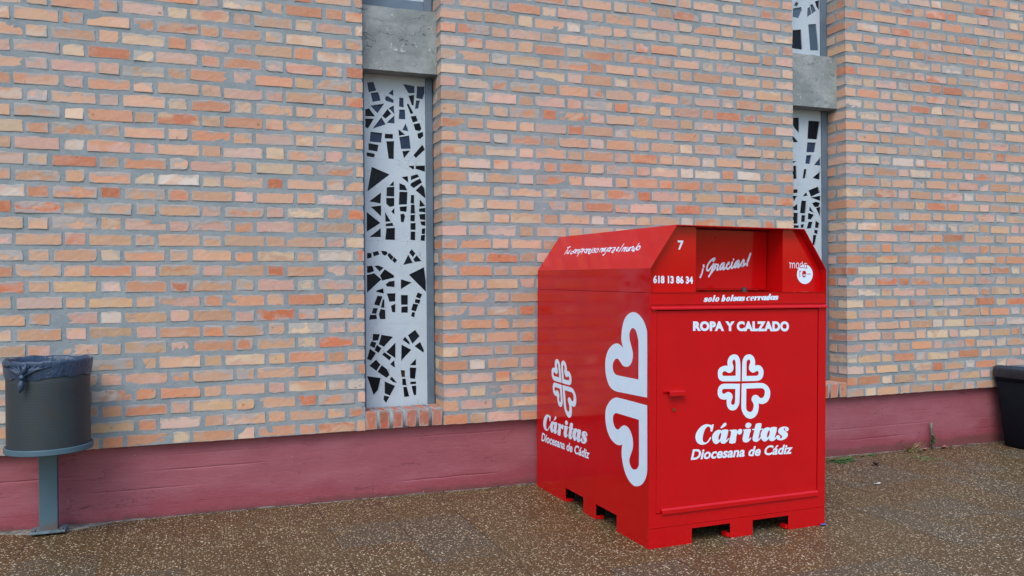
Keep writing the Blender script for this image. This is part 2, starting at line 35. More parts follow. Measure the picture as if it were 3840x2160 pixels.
EMBLEM=[[(0.6264,0.905),(0.6267,0.9232),(0.627,0.9497),(0.6275,0.9772),(0.6282,0.9986),(0.6287,1.0073),(0.6297,1.0162),(0.631,1.0246),(0.6329,1.0319),(0.6351,1.037),(0.6379,1.0421),(0.6414,1.0466),(0.6454,1.0505),(0.6497,1.0535),(0.6548,1.056),(0.6602,1.0579),(0.6655,1.0591),(0.6708,1.0599),(0.6763,1.06),(0.6818,1.0596),(0.687,1.0585),(0.6922,1.0566),(0.6973,1.0541),(0.702,1.051),(0.7062,1.0475),(0.7098,1.0435),(0.713,1.0389),(0.7157,1.034),(0.7178,1.029),(0.7193,1.0238),(0.7201,1.0184),(0.7204,1.0131),(0.7206,1.0082),(0.7203,1.0039),(0.7195,0.9995),(0.7187,0.9955),(0.7181,0.9927),(0.7218,0.9932),(0.727,0.994),(0.7329,0.9946),(0.7386,0.9946),(0.7442,0.9939),(0.7502,0.9927),(0.7559,0.991),(0.7611,0.9886),(0.7655,0.9853),(0.7696,0.9814),(0.7731,0.977),(0.776,0.9724),(0.7784,0.9675),(0.7802,0.9622),(0.7814,0.9568),(0.782,0.9513),(0.7818,0.9455),(0.781,0.9394),(0.7796,0.9335),(0.7777,0.9281),(0.7754,0.9235),(0.7725,0.919),(0.769,0.9149),(0.7649,0.9114),(0.7601,0.9084),(0.7547,0.9058),(0.7487,0.9039),(0.7426,0.9031),(0.7172,0.9029),(0.6828,0.9035),(0.6493,0.9044)],[(0.6589,0.934),(0.6588,0.9476),(0.6585,0.9672),(0.6583,0.9875),(0.6584,1.0027),(0.6585,1.0074),(0.6589,1.0122),(0.6596,1.0168),(0.6608,1.0206),(0.6623,1.0234),(0.6644,1.026),(0.667,1.0282),(0.6695,1.0296),(0.6723,1.0301),(0.6755,1.0299),(0.6785,1.029),(0.681,1.0277),(0.6829,1.0257),(0.6845,1.023),(0.6856,1.0201),(0.6861,1.0172),(0.6858,1.0141),(0.6849,1.0109),(0.6836,1.0076),(0.6824,1.0044),(0.6808,1.0002),(0.6789,0.9956),(0.6772,0.9909),(0.6762,0.9865),(0.6761,0.9826),(0.6764,0.9786),(0.6774,0.9747),(0.6789,0.9709),(0.6812,0.9672),(0.6841,0.9636),(0.6875,0.9603),(0.6911,0.9575),(0.6947,0.9554),(0.6987,0.9536),(0.7029,0.9523),(0.707,0.9517),(0.7111,0.9521),(0.7154,0.9534),(0.7194,0.9549),(0.7229,0.9563),(0.7253,0.9574),(0.7276,0.9587),(0.73,0.9599),(0.7325,0.9606),(0.7354,0.9606),(0.7387,0.9602),(0.7417,0.9594),(0.744,0.958),(0.7455,0.956),(0.7463,0.9533),(0.7467,0.9503),(0.7467,0.9476),(0.7462,0.9449),(0.7453,0.9421),(0.744,0.9395),(0.7423,0.9373),(0.7401,0.9356),(0.7375,0.9341),(0.7345,0.9331),(0.7314,0.9326),(0.7159,0.9326),(0.6944,0.933),(0.6733,0.9336)],[(0.6253,0.8917),(0.6528,0.8912),(0.693,0.8906),(0.7344,0.8898),(0.7651,0.8885),(0.7727,0.8876),(0.7802,0.8858),(0.7874,0.8834),(0.7942,0.8805),(0.8006,0.8771),(0.8066,0.8731),(0.8121,0.8686),(0.817,0.8638),(0.8212,0.8582),(0.8249,0.852),(0.8279,0.8456),(0.8302,0.8396),(0.8315,0.8344),(0.8321,0.8291),(0.8321,0.8238),(0.8317,0.8186),(0.8306,0.8124),(0.829,0.8056),(0.8268,0.7989),(0.8241,0.7929),(0.821,0.7875),(0.8173,0.7824),(0.813,0.7778),(0.8081,0.7738),(0.8021,0.7706),(0.7954,0.7681),(0.7885,0.7661),(0.7823,0.7648),(0.7775,0.7644),(0.7725,0.7646),(0.7675,0.7652),(0.763,0.7658),(0.7589,0.7667),(0.7546,0.7678),(0.7508,0.769),(0.7482,0.7698),(0.7484,0.7653),(0.7487,0.7588),(0.7488,0.7516),(0.7484,0.7448),(0.7473,0.7373),(0.7457,0.7291),(0.7436,0.7211),(0.741,0.714),(0.7379,0.7085),(0.7342,0.7032),(0.7298,0.6983),(0.7252,0.6942),(0.7202,0.6908),(0.7145,0.688),(0.7087,0.6858),(0.7029,0.6841),(0.6975,0.6832),(0.6919,0.6828),(0.6862,0.683),(0.6807,0.6839),(0.6744,0.6859),(0.6677,0.6886),(0.6611,0.6919),(0.6553,0.6958),(0.6498,0.7005),(0.6448,0.7058),(0.6402,0.7116),(0.6361,0.7176),(0.6326,0.7238),(0.6295,0.7304),(0.627,0.7372),(0.6252,0.744),(0.6241,0.7519),(0.6237,0.7603),(0.6236,0.769),(0.6237,0.7775),(0.6239,0.8031),(0.6244,0.8367),(0.6249,0.8693)],[(0.6583,0.8603),(0.6795,0.86),(0.7106,0.8596),(0.7424,0.8591),(0.7654,0.8584),(0.7697,0.8578),(0.774,0.8568),(0.778,0.8553),(0.7815,0.8534),(0.7847,0.851),(0.7875,0.8481),(0.7898,0.8449),(0.7913,0.8415),(0.7922,0.8373),(0.7924,0.8326),(0.7921,0.8277),(0.7915,0.8232),(0.7905,0.8191),(0.7891,0.815),(0.7873,0.8112),(0.7851,0.8079),(0.7825,0.8052),(0.7793,0.8028),(0.7758,0.8009),(0.7723,0.7997),(0.7688,0.7993),(0.7652,0.7994),(0.7615,0.8002),(0.7582,0.8015),(0.7549,0.8037),(0.7518,0.8067),(0.7486,0.8098),(0.7453,0.8125),(0.7418,0.8148),(0.7383,0.8171),(0.7345,0.8189),(0.7305,0.82),(0.7258,0.8205),(0.7208,0.8204),(0.7158,0.8197),(0.7113,0.8184),(0.7075,0.8164),(0.7039,0.8136),(0.7009,0.8105),(0.6987,0.8071),(0.6972,0.8035),(0.6965,0.7995),(0.6964,0.7955),(0.6969,0.7917),(0.6983,0.7882),(0.7006,0.7849),(0.7031,0.7816),(0.7053,0.7783),(0.7072,0.775),(0.7092,0.7718),(0.7108,0.7684),(0.7118,0.765),(0.7122,0.7602),(0.7122,0.7548),(0.7116,0.7493),(0.7107,0.7443),(0.7093,0.7402),(0.7074,0.7361),(0.7051,0.7324),(0.7025,0.7292),(0.6999,0.7268),(0.6968,0.7247),(0.6934,0.7231),(0.6899,0.7222),(0.686,0.7222),(0.6819,0.7228),(0.6778,0.7241),(0.674,0.7257),(0.6703,0.7278),(0.6668,0.7304),(0.6636,0.7335),(0.6612,0.7368),(0.6596,0.7408),(0.6586,0.7454),(0.6581,0.7503),(0.6579,0.755),(0.6578,0.7777),(0.6579,0.8088),(0.6581,0.8393)],[(0.6157,0.9055),(0.6157,0.9237),(0.6156,0.9502),(0.6154,0.9777),(0.615,0.9991),(0.6144,1.0078),(0.6135,1.0166),(0.6122,1.0251),(0.6103,1.0326),(0.608,1.0384),(0.6049,1.0441),(0.6014,1.0493),(0.5976,1.0536),(0.5938,1.0564),(0.5894,1.0587),(0.5847,1.0605),(0.58,1.0618),(0.5754,1.0627),(0.5706,1.0632),(0.5659,1.0631),(0.5613,1.0624),(0.5559,1.0609),(0.5501,1.0588),(0.5445,1.056),(0.5397,1.0529),(0.5358,1.0491),(0.5325,1.0446),(0.5297,1.04),(0.5274,1.0354),(0.5257,1.0311),(0.5245,1.0267),(0.5236,1.0222),(0.5232,1.0177),(0.5235,1.0128),(0.5243,1.0076),(0.5252,1.003),(0.5259,0.9997),(0.5212,0.9998),(0.5144,0.9999),(0.5069,0.9998),(0.4999,0.9992),(0.4935,0.9979),(0.487,0.9962),(0.4809,0.994),(0.4754,0.9914),(0.4707,0.9884),(0.4665,0.985),(0.4629,0.9811),(0.4602,0.9768),(0.4585,0.9716),(0.4576,0.9658),(0.4573,0.9597),(0.4573,0.954),(0.4575,0.9488),(0.458,0.9435),(0.459,0.9384),(0.4605,0.9336),(0.4627,0.9292),(0.4656,0.925),(0.469,0.9211),(0.4729,0.9178),(0.4776,0.9151),(0.483,0.9129),(0.4887,0.9112),(0.4945,0.9103),(0.5204,0.9088),(0.5562,0.9074),(0.5914,0.9063)],[(0.5823,0.9387),(0.5822,0.9519),(0.5822,0.9709),(0.582,0.9906),(0.5817,1.0054),(0.5814,1.0101),(0.5808,1.015),(0.58,1.0196),(0.5791,1.0234),(0.5783,1.026),(0.5771,1.0285),(0.5757,1.0308),(0.574,1.0323),(0.5719,1.033),(0.5694,1.033),(0.5668,1.0325),(0.5647,1.0316),(0.5628,1.03),(0.561,1.0278),(0.5596,1.0252),(0.5585,1.0226),(0.558,1.0199),(0.5579,1.0171),(0.5581,1.0142),(0.5586,1.0113),(0.5601,1.0073),(0.5623,1.0028),(0.5644,0.998),(0.5656,0.9932),(0.5659,0.988),(0.5656,0.9826),(0.5647,0.9773),(0.5633,0.9728),(0.5615,0.9695),(0.5591,0.9664),(0.5561,0.9637),(0.5528,0.9614),(0.549,0.9596),(0.5447,0.9582),(0.5403,0.9573),(0.5361,0.957),(0.5323,0.9575),(0.5286,0.9587),(0.5251,0.9602),(0.5218,0.9616),(0.5192,0.963),(0.5166,0.9646),(0.514,0.9661),(0.5113,0.9672),(0.5083,0.9678),(0.505,0.9682),(0.5019,0.9682),(0.499,0.9676),(0.4963,0.9664),(0.4937,0.9647),(0.4915,0.9626),(0.4898,0.9604),(0.4886,0.958),(0.4879,0.9554),(0.4876,0.9527),(0.488,0.9503),(0.489,0.9477),(0.4906,0.9451),(0.4927,0.9429),(0.4955,0.9418),(0.5135,0.9406),(0.5392,0.9397),(0.5647,0.9392)],[(0.6127,0.8912),(0.5897,0.8924),(0.5563,0.8942),(0.5224,0.8958),(0.4977,0.8964),(0.4919,0.8959),(0.4863,0.8945),(0.481,0.8924),(0.4762,0.8897),(0.4717,0.8863),(0.4675,0.8822),(0.4639,0.8775),(0.461,0.8726),(0.459,0.8674),(0.4577,0.8617),(0.4571,0.8558),(0.4569,0.85),(0.4572,0.8441),(0.4579,0.838),(0.4593,0.8322),(0.4614,0.8269),(0.4642,0.8223),(0.4678,0.818),(0.472,0.8141),(0.4768,0.8109),(0.4825,0.8084),(0.489,0.8066),(0.4955,0.8053),(0.5015,0.8045),(0.5066,0.8044),(0.5119,0.8049),(0.5167,0.8056),(0.52,0.8061),(0.5199,0.802),(0.5197,0.796),(0.5197,0.7894),(0.5202,0.7831),(0.5211,0.7771),(0.5224,0.771),(0.5242,0.7651),(0.5265,0.7598),(0.5296,0.7551),(0.5333,0.7507),(0.5376,0.7467),(0.5422,0.7436),(0.5472,0.7413),(0.5527,0.7398),(0.5584,0.739),(0.564,0.7387),(0.5696,0.739),(0.5753,0.7399),(0.5808,0.7414),(0.5857,0.7436),(0.5903,0.7471),(0.5944,0.7514),(0.5981,0.7562),(0.6012,0.7607),(0.6037,0.7649),(0.6058,0.7692),(0.6074,0.7737),(0.6086,0.7783),(0.6096,0.7851),(0.6102,0.7929),(0.6106,0.8011),(0.6109,0.8091),(0.6114,0.8279),(0.6119,0.8521),(0.6124,0.8753)],[(0.5804,0.8629),(0.5651,0.8637),(0.5429,0.8649),(0.5204,0.866),(0.5041,0.8666),(0.5007,0.8664),(0.4974,0.8659),(0.4943,0.8649),(0.4918,0.8636),(0.4899,0.8616),(0.4884,0.8591),(0.4874,0.8563),(0.4869,0.8536),(0.487,0.851),(0.4877,0.8482),(0.4888,0.8455),(0.4901,0.8433),(0.4916,0.8414),(0.4935,0.8398),(0.4957,0.8385),(0.4981,0.8378),(0.5009,0.8379),(0.5041,0.8386),(0.5074,0.8396),(0.5104,0.8408),(0.5134,0.8422),(0.5164,0.844),(0.5195,0.8457),(0.5228,0.8468),(0.5264,0.8473),(0.5304,0.8473),(0.5344,0.8469),(0.5382,0.846),(0.5423,0.8444),(0.5465,0.8423),(0.5505,0.8396),(0.5538,0.8366),(0.5567,0.8327),(0.5591,0.8283),(0.561,0.8236),(0.5621,0.8193),(0.5621,0.8154),(0.5612,0.8116),(0.5599,0.8078),(0.5584,0.8041),(0.5567,0.8003),(0.5545,0.7964),(0.5524,0.7926),(0.5511,0.7891),(0.5507,0.7861),(0.5507,0.7829),(0.5513,0.7799),(0.5524,0.7773),(0.5543,0.775),(0.5569,0.773),(0.5597,0.7715),(0.5625,0.7706),(0.5652,0.7704),(0.5681,0.7707),(0.5708,0.7717),(0.573,0.7731),(0.5749,0.7754),(0.5765,0.7784),(0.5777,0.7817),(0.5785,0.7851),(0.5791,0.7896),(0.5794,0.7948),(0.5795,0.8002),(0.5796,0.8055),(0.5799,0.8186),(0.5801,0.8355),(0.5803,0.8518)]]
EMBLEM_SIDE=[[(0.022,0.8393),(0.0225,0.9127),(0.0231,1.0199),(0.0241,1.128),(0.0258,1.204),(0.0273,1.2112),(0.0306,1.2182),(0.035,1.2251),(0.0396,1.2319),(0.045,1.2402),(0.0512,1.2491),(0.0585,1.258),(0.067,1.2664),(0.0776,1.2748),(0.0899,1.2831),(0.1028,1.2907),(0.1155,1.2969),(0.1266,1.3011),(0.139,1.3045),(0.1519,1.307),(0.1647,1.3082),(0.1774,1.3079),(0.1903,1.3064),(0.2029,1.3038),(0.2147,1.3003),(0.2264,1.2956),(0.2379,1.2897),(0.2487,1.2831),(0.2581,1.2761),(0.2669,1.2682),(0.2748,1.2594),(0.2817,1.2502),(0.2873,1.2409),(0.2928,1.2286),(0.2975,1.2147),(0.3015,1.2005),(0.3046,1.1872),(0.3069,1.1755),(0.3086,1.1638),(0.3093,1.1523),(0.3086,1.1415),(0.306,1.1315),(0.3017,1.1213),(0.2971,1.1121),(0.2933,1.1048),(0.2916,1.1018),(0.2893,1.0987),(0.2872,1.096),(0.2858,1.0941),(0.2925,1.0972),(0.3022,1.1018),(0.313,1.1065),(0.3234,1.1101),(0.3321,1.1123),(0.3414,1.114),(0.3512,1.115),(0.3614,1.1149),(0.3727,1.1136),(0.3848,1.1112),(0.3968,1.1079),(0.4075,1.1038),(0.4213,1.0969),(0.4361,1.0882),(0.4504,1.0785),(0.4622,1.0685),(0.4723,1.0572),(0.481,1.0447),(0.4882,1.0318),(0.4937,1.0189),(0.4976,1.0052),(0.4999,0.9909),(0.501,0.9767),(0.5012,0.9633),(0.5005,0.9515),(0.4989,0.9399),(0.4962,0.9284),(0.4926,0.9171),(0.4878,0.9055),(0.4818,0.8938),(0.4752,0.8827),(0.4681,0.8729),(0.4617,0.8653),(0.4541,0.858),(0.4456,0.8513),(0.4362,0.8456),(0.4257,0.8411),(0.4138,0.8374),(0.4013,0.8344),(0.3892,0.8321),(0.3782,0.8308),(0.3668,0.8303),(0.355,0.8302),(0.3432,0.8303),(0.2715,0.8321),(0.1748,0.8348),(0.0831,0.8375)],[(0.1144,0.929),(0.1146,0.971),(0.1148,1.0324),(0.1154,1.0948),(0.1166,1.1402),(0.118,1.1494),(0.1206,1.1584),(0.1241,1.1673),(0.1282,1.1759),(0.1326,1.1845),(0.1377,1.1932),(0.1434,1.2012),(0.1495,1.2075),(0.1553,1.2111),(0.1628,1.214),(0.1708,1.2161),(0.1779,1.2169),(0.1842,1.2162),(0.1901,1.2142),(0.1953,1.2114),(0.1993,1.2083),(0.2044,1.2029),(0.2094,1.1961),(0.2137,1.1886),(0.2163,1.1813),(0.2173,1.1734),(0.2169,1.165),(0.2154,1.1564),(0.2131,1.1481),(0.2087,1.1379),(0.2028,1.1268),(0.1965,1.1157),(0.1911,1.1052),(0.1866,1.0964),(0.1821,1.0875),(0.1785,1.0786),(0.1764,1.0695),(0.1762,1.06),(0.1775,1.0503),(0.1799,1.0407),(0.1831,1.032),(0.187,1.0246),(0.1921,1.0171),(0.1981,1.01),(0.2044,1.004),(0.2104,0.9998),(0.2177,0.996),(0.2256,0.9926),(0.2332,0.99),(0.2402,0.9884),(0.2476,0.9875),(0.2551,0.9871),(0.2625,0.9871),(0.2701,0.9875),(0.278,0.9883),(0.2856,0.9897),(0.2921,0.9917),(0.2998,0.9957),(0.3077,1.0011),(0.3153,1.0067),(0.3223,1.0115),(0.3277,1.0152),(0.3331,1.0191),(0.3389,1.0225),(0.3452,1.0246),(0.3525,1.0255),(0.3608,1.0253),(0.3688,1.0242),(0.3757,1.0218),(0.3834,1.0171),(0.3912,1.0107),(0.3981,1.0034),(0.4033,0.9962),(0.4068,0.9886),(0.409,0.9805),(0.4098,0.9723),(0.4092,0.9648),(0.4072,0.9578),(0.4038,0.951),(0.3992,0.9447),(0.3934,0.9394),(0.3869,0.9352),(0.379,0.9316),(0.3698,0.929),(0.3594,0.9277),(0.3054,0.9272),(0.232,0.9276),(0.1616,0.9285)],[(0.0208,0.796),(0.083,0.7961),(0.1766,0.7963),(0.2752,0.7961),(0.3488,0.7951),(0.3617,0.7939),(0.3747,0.7912),(0.3875,0.7875),(0.3997,0.7831),(0.4118,0.7779),(0.4238,0.7716),(0.435,0.7648),(0.4449,0.7577),(0.4558,0.7485),(0.4666,0.7382),(0.4764,0.7273),(0.4841,0.7165),(0.4896,0.705),(0.4934,0.693),(0.4957,0.6809),(0.4969,0.669),(0.4968,0.6563),(0.4954,0.6432),(0.4929,0.6303),(0.4897,0.6181),(0.486,0.6072),(0.4816,0.5965),(0.476,0.5861),(0.4693,0.5761),(0.461,0.5658),(0.4514,0.5556),(0.4408,0.5461),(0.4295,0.538),(0.4179,0.5318),(0.4045,0.5265),(0.3906,0.522),(0.3777,0.5187),(0.3674,0.5167),(0.3562,0.5155),(0.3446,0.515),(0.3333,0.5156),(0.3214,0.5177),(0.3088,0.5211),(0.2976,0.5246),(0.2898,0.5269),(0.2915,0.5207),(0.2941,0.5119),(0.2966,0.502),(0.2981,0.4927),(0.2984,0.4836),(0.298,0.4742),(0.2969,0.4648),(0.2952,0.4556),(0.2926,0.4445),(0.2892,0.4325),(0.2849,0.4203),(0.2799,0.4087),(0.274,0.3973),(0.2673,0.386),(0.2597,0.3751),(0.2513,0.3649),(0.2418,0.3555),(0.2312,0.3463),(0.22,0.338),(0.2086,0.3312),(0.1977,0.3265),(0.1851,0.3225),(0.1724,0.3195),(0.161,0.3176),(0.1529,0.3172),(0.1442,0.3176),(0.135,0.3189),(0.126,0.321),(0.1149,0.3243),(0.1029,0.3287),(0.0909,0.3339),(0.0802,0.3396),(0.0705,0.346),(0.0616,0.3532),(0.0536,0.3608),(0.0465,0.3684),(0.0398,0.3767),(0.0338,0.3855),(0.0286,0.3944),(0.0245,0.4032),(0.0213,0.4124),(0.019,0.4218),(0.0176,0.4313),(0.0171,0.4405),(0.0173,0.5153),(0.0185,0.6205),(0.0199,0.7246)],[(0.1068,0.7021),(0.1558,0.7022),(0.229,0.7024),(0.3052,0.7023),(0.3605,0.7015),(0.3673,0.7006),(0.3741,0.6985),(0.3805,0.6957),(0.3859,0.6926),(0.3908,0.6886),(0.3952,0.684),(0.3988,0.6791),(0.4011,0.6742),(0.4028,0.6682),(0.4036,0.6616),(0.4034,0.6549),(0.4022,0.6485),(0.3994,0.641),(0.3953,0.6331),(0.3904,0.6256),(0.3851,0.6193),(0.3799,0.6152),(0.3734,0.6115),(0.3663,0.6084),(0.3595,0.6065),(0.3538,0.6059),(0.3472,0.606),(0.3405,0.6071),(0.3343,0.6089),(0.3281,0.6121),(0.3221,0.6165),(0.3159,0.6213),(0.3094,0.6257),(0.3023,0.6301),(0.2948,0.6346),(0.2869,0.6386),(0.2786,0.6415),(0.2696,0.6433),(0.2599,0.6442),(0.2505,0.6442),(0.242,0.6433),(0.2325,0.6408),(0.2227,0.6372),(0.2135,0.6327),(0.2057,0.6278),(0.1985,0.6215),(0.192,0.6141),(0.1864,0.6062),(0.1816,0.5982),(0.1773,0.5893),(0.1737,0.5799),(0.1709,0.5702),(0.1694,0.5606),(0.1691,0.5514),(0.17,0.542),(0.1719,0.5325),(0.1749,0.5228),(0.1797,0.5124),(0.1862,0.5014),(0.1928,0.4908),(0.1982,0.4814),(0.2019,0.4745),(0.2055,0.4676),(0.2083,0.4608),(0.2099,0.4543),(0.21,0.4481),(0.209,0.4421),(0.2068,0.4363),(0.2037,0.431),(0.199,0.4254),(0.1931,0.4198),(0.1865,0.4149),(0.1797,0.4115),(0.1734,0.4098),(0.1659,0.4091),(0.1579,0.4093),(0.1502,0.4105),(0.1425,0.4127),(0.1345,0.4158),(0.1271,0.4197),(0.1212,0.424),(0.1154,0.4301),(0.11,0.4373),(0.106,0.4448),(0.1042,0.4518),(0.1036,0.5046),(0.1045,0.5787),(0.1059,0.6519)]]
